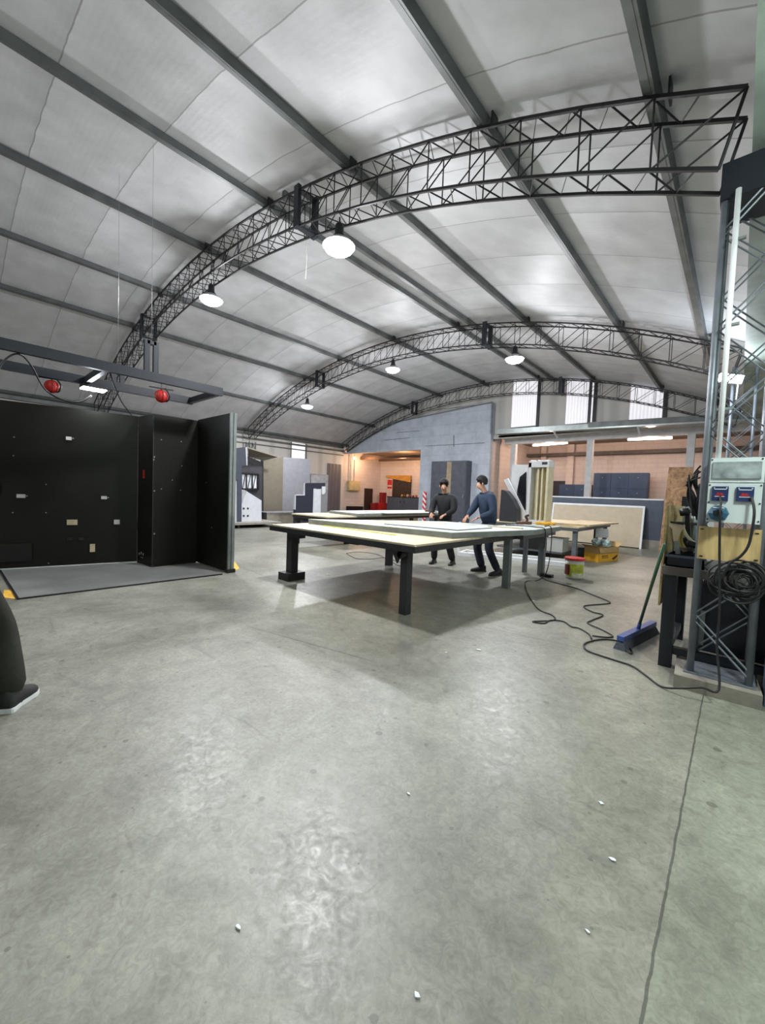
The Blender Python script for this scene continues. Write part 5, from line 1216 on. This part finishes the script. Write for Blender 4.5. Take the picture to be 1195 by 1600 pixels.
    for v in b.bm.verts:
        q = v.co.copy(); z = q.z if q.z > -.55 else -.55
        if q.y > .45 and z < .1: z = .1
        v.co = c+rr*q.x*.094*k+fw_*q.y*.108*k+up*z*.115*k
    b.build('beanie' if cap else 'hair', hair, t, True)
    for s in (-1,1): MB().ball(crn-up*.02*k+rr*s*.082*k,.014*k,.018*k,.03*k,10).build('ear', m_skin, t, True)
    for s in (-1,1): MB().ball(jaw+ax2*.065*k+hd*.082*k+rr*s*.03*k,.008*k,.008*k,.006*k,8).build('eye', m_black, t, True)
    MB().bar(jaw-ax2*.0*k+hd*.069*k-rr*.022*k, jaw+hd*.069*k+rr*.022*k, .008, .007).build('mouth', mat('lips',(150,92,84),.5), t)
    return t, J, f, r, k
def shoe(t, heel, toe, k=1.0, sole=None, upper=None, z=0.0):
    h, tt = V((heel[0],heel[1],z)), V((toe[0],toe[1],z)); d = tt-h; L_ = d.length; d.normalize(); n = V((-d.y,d.x,0)); up = V((0,0,1))
    out = [(0,.030),(.03,.037),(.12,.036),(.30,.034),(.55,.043),(.75,.050),(.90,.040),(.98,.020),(1.0,0)]
    pl_ = [h+d*L_*a+n*w*k for a, w in out]+[h+d*L_*a-n*w*k for a, w in reversed(out[:-1])]
    s = MB().prism(pl_, (0,0,.028)).bevel(.004,1).build('shoe', upper or m_black, t)
    s.data.materials[0] = sole or m_dark; s.name = 'shoe_sole'
    rings = []; b = MB()
    for a, w, hh in ((.02,.026,.085),(.10,.034,.10),(.28,.034,.10),(.42,.037,.075),(.58,.043,.058),(.76,.047,.045),(.90,.037,.032),(.98,.016,.016)):
        ring = []
        for i in range(10):
            an = math.pi*i/9; ring.append(b.bm.verts.new(h+d*L_*a+n*math.cos(an)*w*k+up*(.024+math.sin(an)**.7*hh*k)))
        rings.append(ring)
    for A, B in zip(rings, rings[1:]):
        for i in range(9): b.bm.faces.new((A[i],A[i+1],B[i+1],B[i]))
        b.bm.faces.new((A[9],A[0],B[0],B[9]))
    b.bm.faces.new(rings[0]); b.bm.faces.new(rings[-1][::-1])
    b.build('shoe_upper', upper or m_black, t, True)

m_jblack = mat('black_jacket',(26,27,32),.8,0,.15,12,.3,30); m_jnavy = mat('navy_jacket',(34,50,76),.8,0,.15,12,.3,30)
m_tblack = mat('black_trousers',(24,25,28),.85,0,.12,10,.3,30); m_tnavy = mat('dark_navy_trousers',(28,33,52),.85,0,.12,10,.3,30)
m_hair = mat('black_hair',(22,20,20),.7); m_olivet = mat('dark_olive_trousers',(38,38,28),.85,0,.15,10,.3,30)
# left of the pair
fL, fR = V((-4.28,6.98,0)), V((-4.62,6.80,0))
t1, J1, *_ = person((-4.46,6.9), (.15,-1), 'person in a black jacket standing behind the large panel, head bowed, on the left', 1.74, .16, (fL,fR),
    ((-4.22,6.52,1.03),(-4.50,6.46,1.03)), m_jblack, m_tblack, m_hair, (.45,-.8,-.35), cap=False)
for a in (fL,fR): shoe(t1, a+V((-.01,.07,0)), a+V((.05,-.21,0)), 1.0)
# right of the pair, navy jacket
fL, fR = V((-3.16,6.70,0)), V((-3.52,6.78,0))
t2_, J2, *_ = person((-3.40,6.74), (-.55,-.83), 'person in a navy jacket and black beanie leaning over the panel, on the right', 1.80, .22, (fL,fR),
    ((-3.40,6.34,1.035),(-3.64,6.34,1.035)), m_jnavy, m_tnavy, m_hair, (-.6,-.65,-.4), cap=True)
shoe(t2_, fR+V((.06,.05,0)), fR+V((-.17,-.13,0)), 1.05); shoe(t2_, fL+V((.03,.08,0)), fL+V((-.08,-.19,0)), 1.05)
# person cut by the left edge
toe = PZ(52,1080); heel = PZ(6,1116); toe.z = heel.z = 0
fd = (toe-heel).normalized(); rt = V((fd.y,-fd.x,0))
an_ = heel+fd*.06
ctr = an_-rt*.26-fd*.10
t3, J3, *_ = person((ctr.x,ctr.y), (fd.x,fd.y), 'person in dark olive trousers at the left edge, only leg and dark sneaker in view', 1.76, .05, (an_-rt*.42-fd*.25,an_),
    (ctr-rt*.28+V((0,0,.75)), ctr-rt*.12+fd*.24+V((0,0,.98))), m_jblack, m_olivet, m_hair, (fd.x,fd.y,-.1), cap=False, hip=(ctr.x,ctr.y,0), flare=1.35)
shoe(t3, heel, toe, 1.25, m_white, mat('dark_sneaker',(40,40,40),.7)); shoe(t3, an_-rt*.42-fd*.31, an_-rt*.42, 1.15, m_white, mat('dark_sneaker',(40,40,40)))

# ------------------------------------------------------------------ world, camera
w = bpy.data.worlds.new('overcast'); S.world = w; w.use_nodes = True
w.node_tree.nodes['Background'].inputs[0].default_value = (.55,.6,.68,1); w.node_tree.nodes['Background'].inputs[1].default_value = .35
cd = bpy.data.cameras.new('camera'); co = bpy.data.objects.new('camera', cd); COL.objects.link(co)
cd.sensor_fit = 'VERTICAL'; cd.sensor_height = 36; cd.lens = F_PX*36/1600; cd.clip_start = .05; cd.clip_end = 200
M = Matrix((RT, UP, -FW)).transposed().to_4x4(); M.translation = ORG; co.matrix_world = M
S.camera = co
S.view_settings.view_transform = 'Standard'; S.view_settings.look = 'None'; S.view_settings.gamma = 1; S.view_settings.use_curve_mapping = False
S.view_settings.exposure = .3
